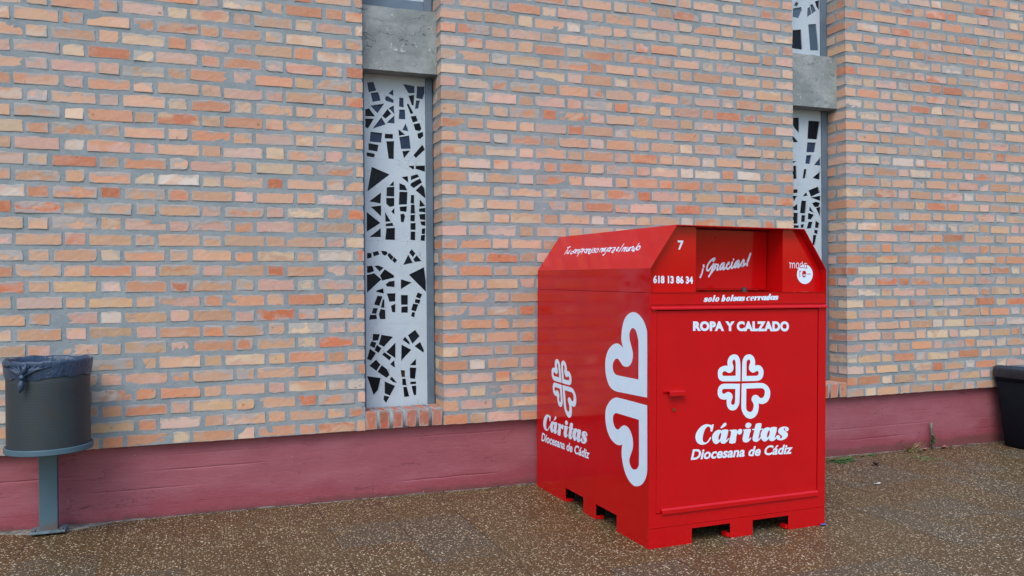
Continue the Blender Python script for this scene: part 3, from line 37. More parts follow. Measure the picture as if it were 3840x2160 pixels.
CARITAS=[[[(0.431,0.6657),(0.4264,0.667),(0.4199,0.6655),(0.4179,0.6633),(0.4158,0.6616),(0.4095,0.664),(0.4019,0.6671),(0.3925,0.6691),(0.3825,0.6702),(0.3726,0.6697),(0.3632,0.6677),(0.3521,0.6633),(0.3413,0.6572),(0.3311,0.6492),(0.3222,0.64),(0.3152,0.6302),(0.31,0.6202),(0.3074,0.6113),(0.3066,0.6021),(0.3075,0.5927),(0.3103,0.5835),(0.3157,0.5744),(0.3227,0.5665),(0.3305,0.5611),(0.3393,0.5572),(0.3489,0.5552),(0.3585,0.5547),(0.3669,0.5552),(0.375,0.5569),(0.3836,0.5598),(0.3916,0.5638),(0.3989,0.5697),(0.4053,0.5767),(0.4109,0.5851),(0.4141,0.5923),(0.4117,0.595),(0.408,0.5955),(0.4015,0.5873),(0.3942,0.5775),(0.3882,0.5714),(0.3819,0.5668),(0.3757,0.5654),(0.3695,0.5659),(0.364,0.5681),(0.3598,0.5719),(0.3569,0.5779),(0.3555,0.5848),(0.3556,0.5927),(0.3568,0.6009),(0.359,0.6109),(0.3621,0.6213),(0.3665,0.6318),(0.3716,0.6414),(0.3768,0.6481),(0.3826,0.6533),(0.3879,0.6558),(0.3936,0.6565),(0.3989,0.6551),(0.4034,0.652),(0.4068,0.6471),(0.409,0.6412),(0.4091,0.6338),(0.4099,0.6277),(0.416,0.6254),(0.4216,0.6269),(0.4277,0.6463)]],[[(0.5338,0.6278),(0.5131,0.6325),(0.4901,0.63),(0.4878,0.6278),(0.4859,0.6257),(0.4827,0.6279),(0.4788,0.6308),(0.4729,0.632),(0.4662,0.6323),(0.4592,0.6318),(0.4522,0.6302),(0.4451,0.6272),(0.4383,0.623),(0.4324,0.618),(0.4273,0.6122),(0.4232,0.6057),(0.4204,0.5988),(0.4197,0.5919),(0.4205,0.5849),(0.4227,0.5765),(0.4262,0.5683),(0.4314,0.5613),(0.4375,0.5558),(0.4435,0.5531),(0.45,0.5521),(0.4571,0.5534),(0.464,0.5562),(0.4717,0.5624),(0.4779,0.5669),(0.4795,0.5631),(0.4808,0.5573),(0.4858,0.5538),(0.4921,0.5514),(0.4991,0.5504),(0.5062,0.5508),(0.5135,0.5532),(0.5203,0.5568),(0.5263,0.5621),(0.5315,0.5677),(0.536,0.5724),(0.5385,0.5765),(0.5357,0.5791),(0.5314,0.5794),(0.5278,0.5749),(0.5244,0.5701),(0.5214,0.5692),(0.5187,0.5698),(0.5182,0.5723),(0.5187,0.5756),(0.529,0.6019)],[(0.4818,0.6143),(0.479,0.6149),(0.4762,0.6135),(0.4711,0.6067),(0.4665,0.5979),(0.4644,0.5895),(0.4638,0.5818),(0.4647,0.577),(0.4667,0.5735),(0.4695,0.5735),(0.4723,0.5754),(0.4759,0.5808),(0.4792,0.5877),(0.4817,0.5958),(0.4833,0.6037),(0.4831,0.6097)]],[[(0.5109,0.6706),(0.5066,0.6704),(0.5024,0.6688),(0.4976,0.665),(0.4927,0.6601),(0.484,0.6516),(0.4773,0.6437),(0.479,0.6415),(0.483,0.6405),(0.4883,0.641),(0.4942,0.6426),(0.5028,0.6463),(0.511,0.6508),(0.5161,0.6544),(0.5194,0.6584),(0.5197,0.6627),(0.518,0.6667),(0.5149,0.6693)]],[[(0.541,0.6213),(0.5412,0.6242),(0.5438,0.6265),(0.568,0.6272),(0.5922,0.6256),(0.5942,0.6187),(0.5937,0.6126),(0.5973,0.6164),(0.6022,0.6226),(0.6084,0.6262),(0.6151,0.6281),(0.6213,0.6272),(0.6266,0.6245),(0.6301,0.6201),(0.6315,0.6147),(0.6303,0.6076),(0.6268,0.6009),(0.6209,0.5966),(0.6139,0.5948),(0.6069,0.5968),(0.601,0.6003),(0.5984,0.6047),(0.5966,0.6065),(0.5925,0.5954),(0.5883,0.5801),(0.5878,0.5626),(0.5828,0.5488),(0.5596,0.5455),(0.5387,0.552),(0.5421,0.5748),(0.5511,0.5991),(0.5523,0.6071),(0.5524,0.6142),(0.5508,0.6177),(0.5481,0.6203),(0.5441,0.6209)]],[[(0.6338,0.6212),(0.6623,0.6246),(0.6916,0.6237),(0.6929,0.6121),(0.686,0.5969),(0.6813,0.5804),(0.6776,0.5667),(0.6784,0.5641),(0.6805,0.563),(0.6845,0.5673),(0.6891,0.5718),(0.6935,0.5721),(0.6964,0.5701),(0.694,0.5649),(0.6892,0.5588),(0.6827,0.5529),(0.6748,0.548),(0.6664,0.5459),(0.6575,0.5457),(0.6481,0.5477),(0.6401,0.5517),(0.6356,0.5579),(0.6337,0.5651),(0.6346,0.5752),(0.637,0.5861),(0.6413,0.6009),(0.6439,0.6139),(0.6372,0.6186)]],[[(0.6753,0.661),(0.6676,0.6604),(0.6609,0.6576),(0.6559,0.6531),(0.6532,0.6475),(0.6537,0.6412),(0.6567,0.6355),(0.6626,0.6314),(0.6698,0.6292),(0.6772,0.6292),(0.6843,0.6313),(0.6905,0.6357),(0.6949,0.6413),(0.6964,0.6474),(0.6942,0.6531),(0.6856,0.658)]],[[(0.7292,0.6497),(0.7503,0.6536),(0.7697,0.6502),(0.7687,0.6352),(0.7646,0.6201),(0.7725,0.6187),(0.7808,0.6195),(0.7814,0.6155),(0.778,0.6116),(0.7698,0.6126),(0.7618,0.612),(0.7568,0.6001),(0.7532,0.5852),(0.7496,0.5722),(0.7475,0.5618),(0.7493,0.5596),(0.752,0.5591),(0.7561,0.5654),(0.7607,0.5716),(0.7653,0.5709),(0.768,0.5675),(0.765,0.5621),(0.7593,0.5562),(0.7524,0.5508),(0.7447,0.5465),(0.7377,0.5444),(0.7301,0.544),(0.7209,0.5461),(0.7126,0.55),(0.7076,0.5557),(0.7052,0.5624),(0.7058,0.5704),(0.708,0.5788),(0.714,0.5972),(0.7179,0.6137),(0.7111,0.6151),(0.7033,0.6147),(0.703,0.6184),(0.7061,0.6221),(0.7135,0.6216),(0.7207,0.6225),(0.7234,0.6361)]],[[(0.8842,0.6194),(0.8623,0.6242),(0.8379,0.6217),(0.8355,0.6194),(0.8335,0.6172),(0.8302,0.6196),(0.826,0.6225),(0.8197,0.6238),(0.8127,0.6241),(0.8053,0.6236),(0.7979,0.622),(0.7904,0.6188),(0.7832,0.6146),(0.7769,0.6094),(0.7716,0.6035),(0.7672,0.5968),(0.7643,0.5897),(0.7636,0.5826),(0.7644,0.5754),(0.7667,0.5667),(0.7705,0.5583),(0.7759,0.5512),(0.7824,0.5455),(0.7887,0.5427),(0.7957,0.5417),(0.8032,0.543),(0.8104,0.5459),(0.8185,0.5522),(0.8251,0.5568),(0.8268,0.553),(0.8282,0.547),(0.8334,0.5434),(0.8401,0.5409),(0.8475,0.5399),(0.855,0.5403),(0.8627,0.5427),(0.8699,0.5464),(0.8763,0.5518),(0.8817,0.5576),(0.8865,0.5625),(0.8891,0.5667),(0.8862,0.5693),(0.8816,0.5696),(0.8778,0.5651),(0.8742,0.5601),(0.8711,0.5592),(0.8683,0.5598),(0.8677,0.5624),(0.8682,0.5658),(0.8791,0.5928)],[(0.8291,0.6056),(0.8262,0.6062),(0.8232,0.6048),(0.8179,0.5977),(0.813,0.5887),(0.8108,0.5801),(0.8102,0.5722),(0.8111,0.5672),(0.8132,0.5636),(0.8163,0.5637),(0.8191,0.5656),(0.8229,0.5712),(0.8264,0.5782),(0.8291,0.5866),(0.8307,0.5947),(0.8305,0.6008)]],[[(0.9709,0.6005),(0.9709,0.6047),(0.9693,0.6091),(0.9648,0.6135),(0.9586,0.617),(0.9486,0.6195),(0.9374,0.6208),(0.9265,0.6204),(0.9163,0.6186),(0.9073,0.6156),(0.8998,0.6112),(0.8949,0.6045),(0.8925,0.5973),(0.8928,0.591),(0.8956,0.585),(0.9012,0.5795),(0.9077,0.5746),(0.9132,0.5712),(0.9183,0.5678),(0.9214,0.5642),(0.9228,0.5603),(0.9213,0.5565),(0.9184,0.5534),(0.9156,0.5519),(0.9124,0.5514),(0.9089,0.5516),(0.9064,0.553),(0.9071,0.5567),(0.9078,0.5613),(0.9056,0.5661),(0.9017,0.5702),(0.8959,0.5728),(0.8897,0.5734),(0.8846,0.571),(0.8808,0.5668),(0.879,0.5616),(0.8794,0.5561),(0.8822,0.5513),(0.8869,0.5472),(0.8939,0.5437),(0.902,0.5413),(0.9108,0.54),(0.92,0.54),(0.9306,0.5416),(0.9411,0.5445),(0.9502,0.5488),(0.9576,0.5542),(0.9629,0.561),(0.9657,0.5682),(0.965,0.5745),(0.9619,0.5805),(0.9564,0.586),(0.9497,0.591),(0.9432,0.5951),(0.9376,0.5991),(0.935,0.6036),(0.9345,0.6077),(0.9369,0.61),(0.9405,0.6109),(0.9441,0.6104),(0.9465,0.6086),(0.9452,0.6058),(0.9436,0.6023),(0.945,0.5983),(0.9482,0.5947),(0.9532,0.5925),(0.9588,0.5916),(0.9638,0.5923),(0.9679,0.5941),(0.97,0.597)]]]
SIDE_MAP_E=[(-0.93905,0.01676),(0.19226,0.98807),(1.51066,-0.11196)]
SIDE_MAP_T=[(-1.01287,0.05319),(-0.00406,1.01518),(1.71548,-0.15625)]
GRACIAS=[[(0.4887,1.5813),(0.4888,1.5718)],[(0.484,1.5595),(0.4817,1.5486),(0.4753,1.5268),(0.4657,1.5091)],[(0.5564,1.6066),(0.5654,1.6149),(0.567,1.6231),(0.5563,1.6203),(0.5383,1.6077),(0.5221,1.5898),(0.5133,1.5707),(0.5126,1.5557),(0.5191,1.5489),(0.5305,1.5558),(0.5468,1.5737),(0.5623,1.5916),(0.5575,1.5738),(0.547,1.5491),(0.5389,1.5313),(0.526,1.5135)],[(0.5389,1.5313),(0.5536,1.5465),(0.5683,1.5616),(0.5748,1.5712)],[(0.5682,1.5739),(0.5747,1.5877),(0.5829,1.585),(0.5928,1.5865),(0.5921,1.5755),(0.5856,1.5631),(0.5865,1.5522),(0.5947,1.5591)],[(0.6359,1.5966),(0.6226,1.5923),(0.6095,1.5771),(0.6063,1.5619),(0.6113,1.5565),(0.6228,1.5703),(0.6359,1.5938),(0.6344,1.5773),(0.6295,1.5621),(0.6337,1.5567),(0.6444,1.5664)],[(0.6693,1.5901),(0.6726,1.6011),(0.6609,1.59),(0.6535,1.5747),(0.6578,1.5624),(0.6679,1.5611),(0.6811,1.575)],[(0.6968,1.6028),(0.6895,1.5834),(0.6879,1.5696),(0.6946,1.5655),(0.708,1.5767)],[(0.7043,1.6195),(0.7043,1.6167)],[(0.7431,1.6116),(0.7297,1.6059),(0.7146,1.5864),(0.7131,1.5739),(0.7198,1.5712),(0.7315,1.5866),(0.7432,1.6089),(0.7433,1.595),(0.7366,1.5783),(0.7401,1.5714),(0.7535,1.584)],[(0.7535,1.584),(0.767,1.6008),(0.7787,1.619),(0.7822,1.608),(0.7789,1.5899),(0.7705,1.5773),(0.7603,1.5841),(0.7705,1.5773),(0.7875,1.5872),(0.7942,1.5942)],[(0.8296,1.656),(0.8179,1.6265),(0.8086,1.6055)],[(0.8062,1.5943),(0.8063,1.5832)]]
SLOGAN=[[(1.2547,0.1944),(1.2162,0.2013)],[(1.2363,0.1964),(1.2317,0.135)],[(1.2175,0.1714),(1.2058,0.1483),(1.1935,0.1422),(1.1828,0.1616),(1.1779,0.1727)],[(1.1809,0.1644),(1.1784,0.1403)],[(1.1254,0.1581),(1.1448,0.1574),(1.1403,0.1404),(1.1212,0.1369),(1.1139,0.1437)],[(1.108,0.1755),(1.1155,0.1647),(1.1066,0.1504),(1.0902,0.147),(1.0861,0.1607),(1.1011,0.1739)],[(1.0805,0.1689),(1.0725,0.1381)],[(1.0776,0.1576),(1.0581,0.1707),(1.0425,0.1398)],[(1.0515,0.165),(1.036,0.1685),(1.0265,0.1365)],[(1.0109,0.1785),(1.0132,0.1141)],[(1.0173,0.1691),(0.9985,0.1738),(0.9824,0.1595),(1.0065,0.1467)],[(0.977,0.1675),(0.9746,0.1333)],[(0.9742,0.1565),(0.9693,0.1713)],[(0.9411,0.1715),(0.9507,0.161),(0.9392,0.1443),(0.9229,0.1424),(0.923,0.1572),(0.9387,0.1714)],[(0.915,0.1691),(0.9078,0.1351)],[(0.9132,0.1568),(0.8979,0.1684),(0.8818,0.1369)],[(0.8926,0.1614),(0.8794,0.1663),(0.8675,0.1323),(0.8492,0.1304)],[(0.8547,0.1626),(0.8453,0.1289)],[(0.8525,0.1732),(0.8495,0.1726)],[(0.8421,0.1594),(0.847,0.141)],[(0.8138,0.1689),(0.8291,0.1642),(0.8046,0.15),(0.81,0.1383),(0.828,0.1403)],[(0.7832,0.1677),(0.7948,0.1576),(0.7833,0.1386),(0.7647,0.138),(0.7621,0.1563),(0.7801,0.1689)],[(0.7352,0.1683),(0.7316,0.1381)],[(0.7327,0.1577),(0.7154,0.1662),(0.7011,0.1383)],[(0.7097,0.1607),(0.6981,0.1641),(0.6937,0.1354)],[(0.6815,0.1505),(0.6718,0.1618),(0.6834,0.1687),(0.6844,0.1532),(0.673,0.1424),(0.6585,0.147)],[(0.652,0.1674),(0.6503,0.1665)],[(0.6452,0.1568),(0.6403,0.1155),(0.6545,0.1147),(0.6525,0.1107)],[(0.6282,0.169),(0.6347,0.1589),(0.6246,0.1431),(0.6092,0.1425),(0.6055,0.1552),(0.6252,0.1701)],[(0.6034,0.1653),(0.5965,0.1344)],[(0.6011,0.155),(0.5887,0.1673)],[(0.5729,0.164),(0.5478,0.1617),(0.5422,0.1261)],[(0.5507,0.1504),(0.5646,0.1358),(0.5457,0.1275)],[(0.5117,0.1464),(0.5031,0.1598),(0.5169,0.1654),(0.5192,0.1517),(0.508,0.1387),(0.493,0.1419)],[(0.4717,0.1885),(0.4749,0.1299)],[(0.4436,0.1623),(0.4435,0.1325)],[(0.4423,0.1511),(0.4271,0.1616),(0.4186,0.1353)],[(0.4215,0.1539),(0.4102,0.1584),(0.4074,0.1299)],[(0.3945,0.1602),(0.3886,0.1366),(0.3728,0.1323),(0.3725,0.1556)],[(0.3725,0.1556),(0.3648,0.132)],[(0.3655,0.1602),(0.354,0.1328)],[(0.358,0.1525),(0.3433,0.1629),(0.3292,0.1561),(0.3287,0.1343)],[(0.3105,0.1505),(0.3154,0.1362),(0.2995,0.1295),(0.2953,0.1426)],[(0.291,0.1847),(0.2932,0.1269)],[(0.2666,0.1631),(0.2855,0.1519),(0.2672,0.1367),(0.2504,0.1384),(0.2498,0.1551),(0.269,0.1656)]]
MODA_W=[[(1.0067,1.5996),(1.013,1.5963),(1.0137,1.5683)],[(1.0135,1.591),(1.0227,1.5977),(1.0295,1.5938),(1.0305,1.5684)],[(1.0303,1.5911),(1.0395,1.5979),(1.0472,1.594),(1.0482,1.5686)],[(1.0691,1.5996),(1.0607,1.5928),(1.0609,1.574),(1.0694,1.5668),(1.0778,1.5742),(1.0776,1.593),(1.0691,1.5996)],[(1.1055,1.6061),(1.1058,1.5772)],[(1.1039,1.596),(1.0971,1.5972),(1.0895,1.5904),(1.0891,1.577)],[(1.1398,1.5964),(1.1278,1.5969),(1.1193,1.5921)]]
MODA_R=[[(1.0892,1.5757),(1.0974,1.5683),(1.1067,1.5745),(1.1144,1.5681)],[(1.1364,1.5909),(1.1278,1.5915),(1.1202,1.584),(1.1212,1.5719),(1.1298,1.568),(1.1383,1.5748),(1.1381,1.591),(1.1383,1.5721),(1.1435,1.5674)],[(1.0865,1.5528),(1.0868,1.5152)],[(1.0874,1.5461),(1.0984,1.5522)],[(1.1447,1.5324),(1.1696,1.5325)]]
MODA_E=[[(1.1197,1.5531),(1.1169,1.5528),(1.1143,1.5521),(1.112,1.551),(1.1096,1.549),(1.1074,1.5464),(1.1061,1.5435),(1.1054,1.5373),(1.1054,1.5297),(1.106,1.5234),(1.1072,1.5201),(1.1092,1.517),(1.1115,1.5147),(1.1141,1.5132),(1.1171,1.5123),(1.1201,1.512),(1.1231,1.5123),(1.1261,1.5132),(1.1286,1.5147),(1.1309,1.5175),(1.1328,1.5209),(1.1336,1.5235),(1.1326,1.5246),(1.1304,1.525),(1.1285,1.5248),(1.1274,1.5238),(1.1264,1.5221),(1.1251,1.5208),(1.123,1.5201),(1.1206,1.5199),(1.1183,1.5201),(1.1162,1.5208),(1.1144,1.5219),(1.1131,1.5234),(1.1121,1.5259),(1.1116,1.5288),(1.1131,1.5308),(1.1194,1.5309),(1.1281,1.5303),(1.1344,1.5309),(1.1362,1.5342),(1.1356,1.5389),(1.1343,1.5431),(1.1329,1.5461),(1.1307,1.549),(1.1282,1.5511),(1.1256,1.5523),(1.1226,1.5529)]]
MODA_C=[1.1272,1.5309,0.0609,0.0593]
QUADS={'phone':[(0.0508,1.4737),(0.3164,1.471),(0.0511,1.5185),(0.3142,1.514)],'seven':[(0.2129,1.6633),(0.2478,1.6639),(0.2115,1.7167),(0.2511,1.7162)],'ropa':[(0.2859,1.2047),(0.9692,1.1878),(0.2855,1.2594),(0.9667,1.2487)],'dio':[(0.2758,0.4734),(1.0005,0.4533),(0.2782,0.5344),(1.0048,0.5106)],'solo':[(0.3544,1.3674),(0.8853,1.3761),(0.3563,1.4051),(0.8873,1.4142)]}
BOX={'o':(1.83011,-1.51501,0.04084),'ex':(0.999393,0.033915,-0.007923),'ey':(-0.033914,0.999362,0.011201),'ez':(0.008298,-0.010925,0.999906)}
# ---------------------------------------------------------------- helpers
def srgb(r, g, b, k=1.0):
    f = lambda v: (v/12.92 if v <= .04045 else ((v+.055)/1.055)**2.4)
    return (f(r/255)*k, f(g/255)*k, f(b/255)*k, 1.0)

class Nodes:
    """small helper round one material's node tree"""
    def __init__(s, name):
        s.mat = bpy.data.materials.new(name); s.mat.use_nodes = True
        s.t = s.mat.node_tree; s.b = s.t.nodes['Principled BSDF']
    def n(s, typ, ins=None, **props):
        nd = s.t.nodes.new('ShaderNode'+typ)
        for k, v in props.items(): setattr(nd, k, v)
        for k, v in (ins or {}).items(): s.put(nd.inputs[k], v)
        return nd
    def put(s, sock, v):
        if isinstance(v, bpy.types.NodeSocket): s.t.links.new(v, sock)
        elif isinstance(v, bpy.types.Node): s.t.links.new(v.outputs[0], sock)
        else: sock.default_value = v
    def set(s, **kw):
        for k, v in kw.items(): s.put(s.b.inputs[k.replace('_', ' ')], v)
    def math(s, op, a, b=0.0, c=None, clamp=False):
        nd = s.n('Math', operation=op, use_clamp=clamp)
        s.put(nd.inputs[0], a); s.put(nd.inputs[1], b)
        if c is not None: s.put(nd.inputs[2], c)
        return nd.outputs[0]
    def mix(s, f, a, b, blend='MIX'):
        nd = s.n('Mix', data_type='RGBA', blend_type=blend)
        s.put(nd.inputs[0], f); s.put(nd.inputs[6], a); s.put(nd.inputs[7], b)
        return nd.outputs[2]
    def step(s, v, lo, hi):
        nd = s.n('MapRange', interpolation_type='SMOOTHSTEP')
        s.put(nd.inputs[0], v); s.put(nd.inputs[1], lo); s.put(nd.inputs[2], hi)
        return nd.outputs[0]
    def noise(s, vec, scale, detail=4, rough=.55, dist=0.0):
        nd = s.n('TexNoise'); nd.inputs['Scale'].default_value = scale
        nd.inputs['Detail'].default_value = detail; nd.inputs['Roughness'].default_value = rough
        nd.inputs['Distortion'].default_value = dist
        if vec is not None: s.put(nd.inputs['Vector'], vec)
        return nd.outputs[0]
    def obj(s): return s.n('TexCoord').outputs['Object']
    def scale(s, vec, xyz):
        nd = s.n('Mapping'); s.put(nd.inputs[0], vec); nd.inputs['Scale'].default_value = xyz; return nd.outputs[0]
    def bump(s, h, strength=.5, dist=.01, normal=None):
        nd = s.n('Bump'); nd.inputs['Strength'].default_value = strength; nd.inputs['Distance'].default_value = dist
        s.put(nd.inputs['Height'], h)
        if normal is not None: s.put(nd.inputs['Normal'], normal)
        return nd.outputs[0]
    def attr(s, name): return s.n('Attribute', attribute_name=name)
    def sep(s, v): return s.n('SeparateXYZ', {0: v}).outputs

class MB:
    """collects vertices and faces, then links them as ONE mesh object"""
    def __init__(s): s.v = []; s.f = []; s.m = []
    def add(s, vs, fs, mi=0):
        o = len(s.v); s.v += [tuple(p) for p in vs]
        s.f += [tuple(i+o for i in f) for f in fs]; s.m += [mi]*len(fs)
    def box(s, x0, x1, y0, y1, z0, z1):
        s.add([(x0,y0,z0),(x1,y0,z0),(x1,y1,z0),(x0,y1,z0),(x0,y0,z1),(x1,y0,z1),(x1,y1,z1),(x0,y1,z1)],
              [(0,3,2,1),(4,5,6,7),(0,1,5,4),(1,2,6,5),(2,3,7,6),(3,0,4,7)])
    def prism(s, poly, fn, w0, w1):
        n = len(poly)
        s.add([fn(u, v, w0) for u, v in poly]+[fn(u, v, w1) for u, v in poly],
              [tuple(range(n)), tuple(range(2*n-1, n-1, -1))]+[(i, n+i, n+(i+1) % n, (i+1) % n) for i in range(n)])
    def lathe(s, prof, n, cx=0, cy=0, fn=None):
        vs = []
        for r, z in prof:
            for k in range(n):
                a = 2*math.pi*k/n
                p = (cx+r*math.cos(a), cy+r*math.sin(a), z)
                vs.append(fn(p, a, r, z) if fn else p)
        m = len(prof)
        s.add(vs, [(i*n+k, i*n+(k+1) % n, (i+1)*n+(k+1) % n, (i+1)*n+k) for i in range(m-1) for k in range(n)])
    def tube(s, pts, r, n=8):
        pts = [Vector(p) for p in pts]; rs = r if isinstance(r, (list, tuple)) else [r]*len(pts)
        vs = []
        for i, p in enumerate(pts):
            d = (pts[min(i+1, len(pts)-1)]-pts[max(i-1, 0)]).normalized()
            a = d.orthogonal().normalized(); b = d.cross(a)
            vs += [p+(a*math.cos(2*math.pi*k/n)+b*math.sin(2*math.pi*k/n))*rs[i] for k in range(n)]
        m = len(pts)
        s.add(vs, [(i*n+k, i*n+(k+1) % n, (i+1)*n+(k+1) % n, (i+1)*n+k) for i in range(m-1) for k in range(n)]
              + [tuple(range(n-1, -1, -1)), tuple((m-1)*n+k for k in range(n))])
    def build(s, name, mat, parent=None, smooth=False, bevel=0, recalc=True):
        me = bpy.data.meshes.new(name); me.from_pydata(s.v, [], s.f)
        mats = mat if isinstance(mat, (list, tuple)) else [mat]
        for m in mats: me.materials.append(m)
        if len(mats) > 1: me.polygons.foreach_set('material_index', s.m)
        if recalc:
            bm = bmesh.new(); bm.from_mesh(me); bmesh.ops.recalc_face_normals(bm, faces=bm.faces[:]); bm.to_mesh(me); bm.free()
        if smooth: me.polygons.foreach_set('use_smooth', [True]*len(me.polygons))
        o = bpy.data.objects.new(name, me); COL.objects.link(o)
        if parent: o.parent = parent
        if bevel:
            md = o.modifiers.new('edge', 'BEVEL'); md.width = bevel; md.segments = 2; md.limit_method = 'ANGLE'
        return o

def tag(o, label=None, cat=None, group=None, kind=None):
    for k, v in (('label', label), ('category', cat), ('group', group), ('kind', kind)):
        if v: o[k] = v
    return o
def empty(name, loc=(0, 0, 0)):
    o = bpy.data.objects.new(name, None); COL.objects.link(o); o.location = loc; o.empty_display_size = .1
    return o
def loops_mesh(loops, extrude=0.0):
    """filled flat shape (even-odd holes) from closed loops: vertices (x, y, z) and faces"""
    cu = bpy.data.curves.new('tmp', 'CURVE'); cu.dimensions = '2D'; cu.fill_mode = 'BOTH'; cu.extrude = extrude
    for lp in loops:
        sp = cu.splines.new('POLY'); sp.points.add(len(lp)-1); sp.use_cyclic_u = True
        for i, p in enumerate(lp): sp.points[i].co = (p[0], p[1], 0, 1)
    return curve_to_lists(cu)
def curve_to_lists(cu):
    ob = bpy.data.objects.new('tmp', cu); COL.objects.link(ob)
    dg = bpy.context.evaluated_depsgraph_get(); ev = ob.evaluated_get(dg); me = ev.to_mesh()
    v = [tuple(p.co) for p in me.vertices]; f = [tuple(p.vertices) for p in me.polygons]
    ev.to_mesh_clear(); bpy.data.objects.remove(ob); bpy.data.curves.remove(cu)
    return v, f
def text_lists(txt, bold=0.0, shear=0.0, space=1.0):
    cu = bpy.data.curves.new('tmp', 'FONT'); cu.body = txt; cu.size = 1; cu.offset = bold; cu.shear = shear
    cu.space_character = space; cu.resolution_u = 4
    return curve_to_lists(cu)
def to_quad(v, quad):
    """fit flat vertices into the quadrilateral (bottom-left, bottom-right, top-left, top-right)"""
    xs = [p[0] for p in v]; ys = [p[1] for p in v]; x0, x1, y0, y1 = min(xs), max(xs), min(ys), max(ys)
    bl, br, tl, tr = [Vector(q) for q in quad]; r = []
    for p in v:
        a = (p[0]-x0)/(x1-x0); b = (p[1]-y0)/(y1-y0)
        q = (bl*(1-a)+br*a)*(1-b)+(tl*(1-a)+tr*a)*b
        r.append((q.x, q.y))
    return r
def smooth_path(pts, n=5):
    if len(pts) < 3: return [Vector(p) for p in pts]
    P = [Vector(p) for p in pts]; r = []
    for i in range(len(P)-1):
        a, b = P[i], P[i+1]; pa = P[i-1] if i else a; pb = P[i+2] if i+2 < len(P) else b
        for k in range(n):
            t = k/n; m = t*t; c = m*t
            r.append(.5*((2*a)+(b-pa)*t+(2*pa-5*a+4*b-pb)*m+(3*a-pa-3*b+pb)*c))
    r.append(P[-1]); return r
def stroke(mb, pts, w, fn, depth):
    """painted stroke of width w with round ends; fn(u, v, depth) -> xyz"""
    p = smooth_path(pts); L = []; R = []
    for i, q in enumerate(p):
        d = (p[min(i+1, len(p)-1)]-p[max(i-1, 0)])
        d = d.normalized() if d.length > 1e-9 else Vector((1, 0))
        nn = Vector((-d.y, d.x))*w/2; L.append(q+nn); R.append(q-nn)
    n = len(p)
    mb.add([fn(a.x, a.y, depth) for a in L]+[fn(a.x, a.y, depth) for a in R], [(i, i+1, n+i+1, n+i) for i in range(n-1)])
    for q, j in ((p[0], 1), (p[-1], 2)):
        ring = [(q.x+w/2*math.cos(k*math.pi/5), q.y+w/2*math.sin(k*math.pi/5)) for k in range(10)]
        mb.add([fn(x, y, depth+j*2e-5) for x, y in ring], [tuple(range(10))])

# ---------------------------------------------------------------- key positions (metres; wall face is y = 0)
ZB, CRS, PER = 0.542, 0.0944, 0.3848         # bottom of brickwork, course height, Flemish bond period
XA0, XA1, XB0, XB1 = 0.5416, 1.087, 4.0765, 4.6227   # the two window openings
WX0, WX1, NC = -4.0, 10.0, 47
WZ1 = ZB+NC*CRS
PY = .225                                    # depth of the window panels
gz = lambda x, y: 0.0729-0.0083*x+0.01093*(y-.03)    # the gently sloping pavement
K = .78

# ---------------------------------------------------------------- materials
def m_brick():
    N = Nodes('brick')
    co = N.obj(); ca = N.attr('ColA').outputs['Color']; cb = N.attr('ColB').outputs['Color']
    e = N.sep(N.attr('edge').outputs['Vector']); p = N.sep(N.attr('par').outputs['Vector'])
    u, v, L = e[0], e[1], e[2]; H, smear, seed = p[0], p[1], p[2]
    off = N.n('VectorMath', {0: co, 1: N.n('CombineXYZ', {0: seed, 1: N.math('MULTIPLY', seed, 1.7), 2: 0.0})}, operation='ADD').outputs[0]
    n1 = N.noise(N.scale(off, (7, 7, 12)), 1.0, 3, .5, .3)
    n2 = N.noise(off, 55, 6, .7); n3 = N.noise(off, 260, 4, .7)
    col = N.mix(N.step(n1, .42, .60), ca, cb)
    col = N.mix(N.math('MULTIPLY', N.step(n2, .5, .75), .28), col, srgb(226, 200, 180, K))
    col = N.mix(N.math('MULTIPLY', N.step(n2, .44, .22), .26), col, srgb(164, 104, 80, K))
    col = N.mix(N.math('MULTIPLY', N.step(n3, .42, .26), .28), col, srgb(120, 78, 62, K))
    # dark kiln or soot spots
    sp = N.noise(off, 22, 2, .5); col = N.mix(N.math('MULTIPLY', N.step(sp, .70, .78), .5), col, srgb(104, 74, 62, K))
    # mortar dragged over the arrises
    du = N.math('MINIMUM', u, N.math('SUBTRACT', L, u)); dt = N.math('MULTIPLY', N.math('SUBTRACT', H, v), .62)
    d = N.math('MINIMUM', N.math('MINIMUM', du, dt), N.math('MULTIPLY', v, 1.35))
    nd = N.noise(off, 42, 5, .65)
    th = N.math('MULTIPLY', N.math('MULTIPLY', smear, .021), N.step(N.noise(off, 13, 2), .34, .64))
    dd = N.math('ADD', d, N.math('MULTIPLY', N.math('SUBTRACT', nd, .5), .017))
    m = N.math('SUBTRACT', 1.0, N.step(dd, N.math('SUBTRACT', th, .0075), N.math('ADD', th, .006)))
    sm = N.mix(nd, srgb(144, 152, 155, K), srgb(192, 190, 188, K))
    thin = N.math('MULTIPLY', N.step(N.noise(off, 16, 4, .6), .50, .80), N.math('ADD', .10, N.math('MULTIPLY', smear, .55)))
    col = N.mix(thin, col, srgb(196, 182, 174, K))
    col = N.mix(N.math('MULTIPLY', m, .74), col, sm)
    h = N.math('ADD', N.math('MULTIPLY', n2, .6), N.math('ADD', N.math('MULTIPLY', n3, .35), N.math('MULTIPLY', m, .3)))
    N.set(Base_Color=col, Roughness=.88, Normal=N.bump(h, .55, .004)); N.b.inputs['Specular IOR Level'].default_value = .25
    return N.mat
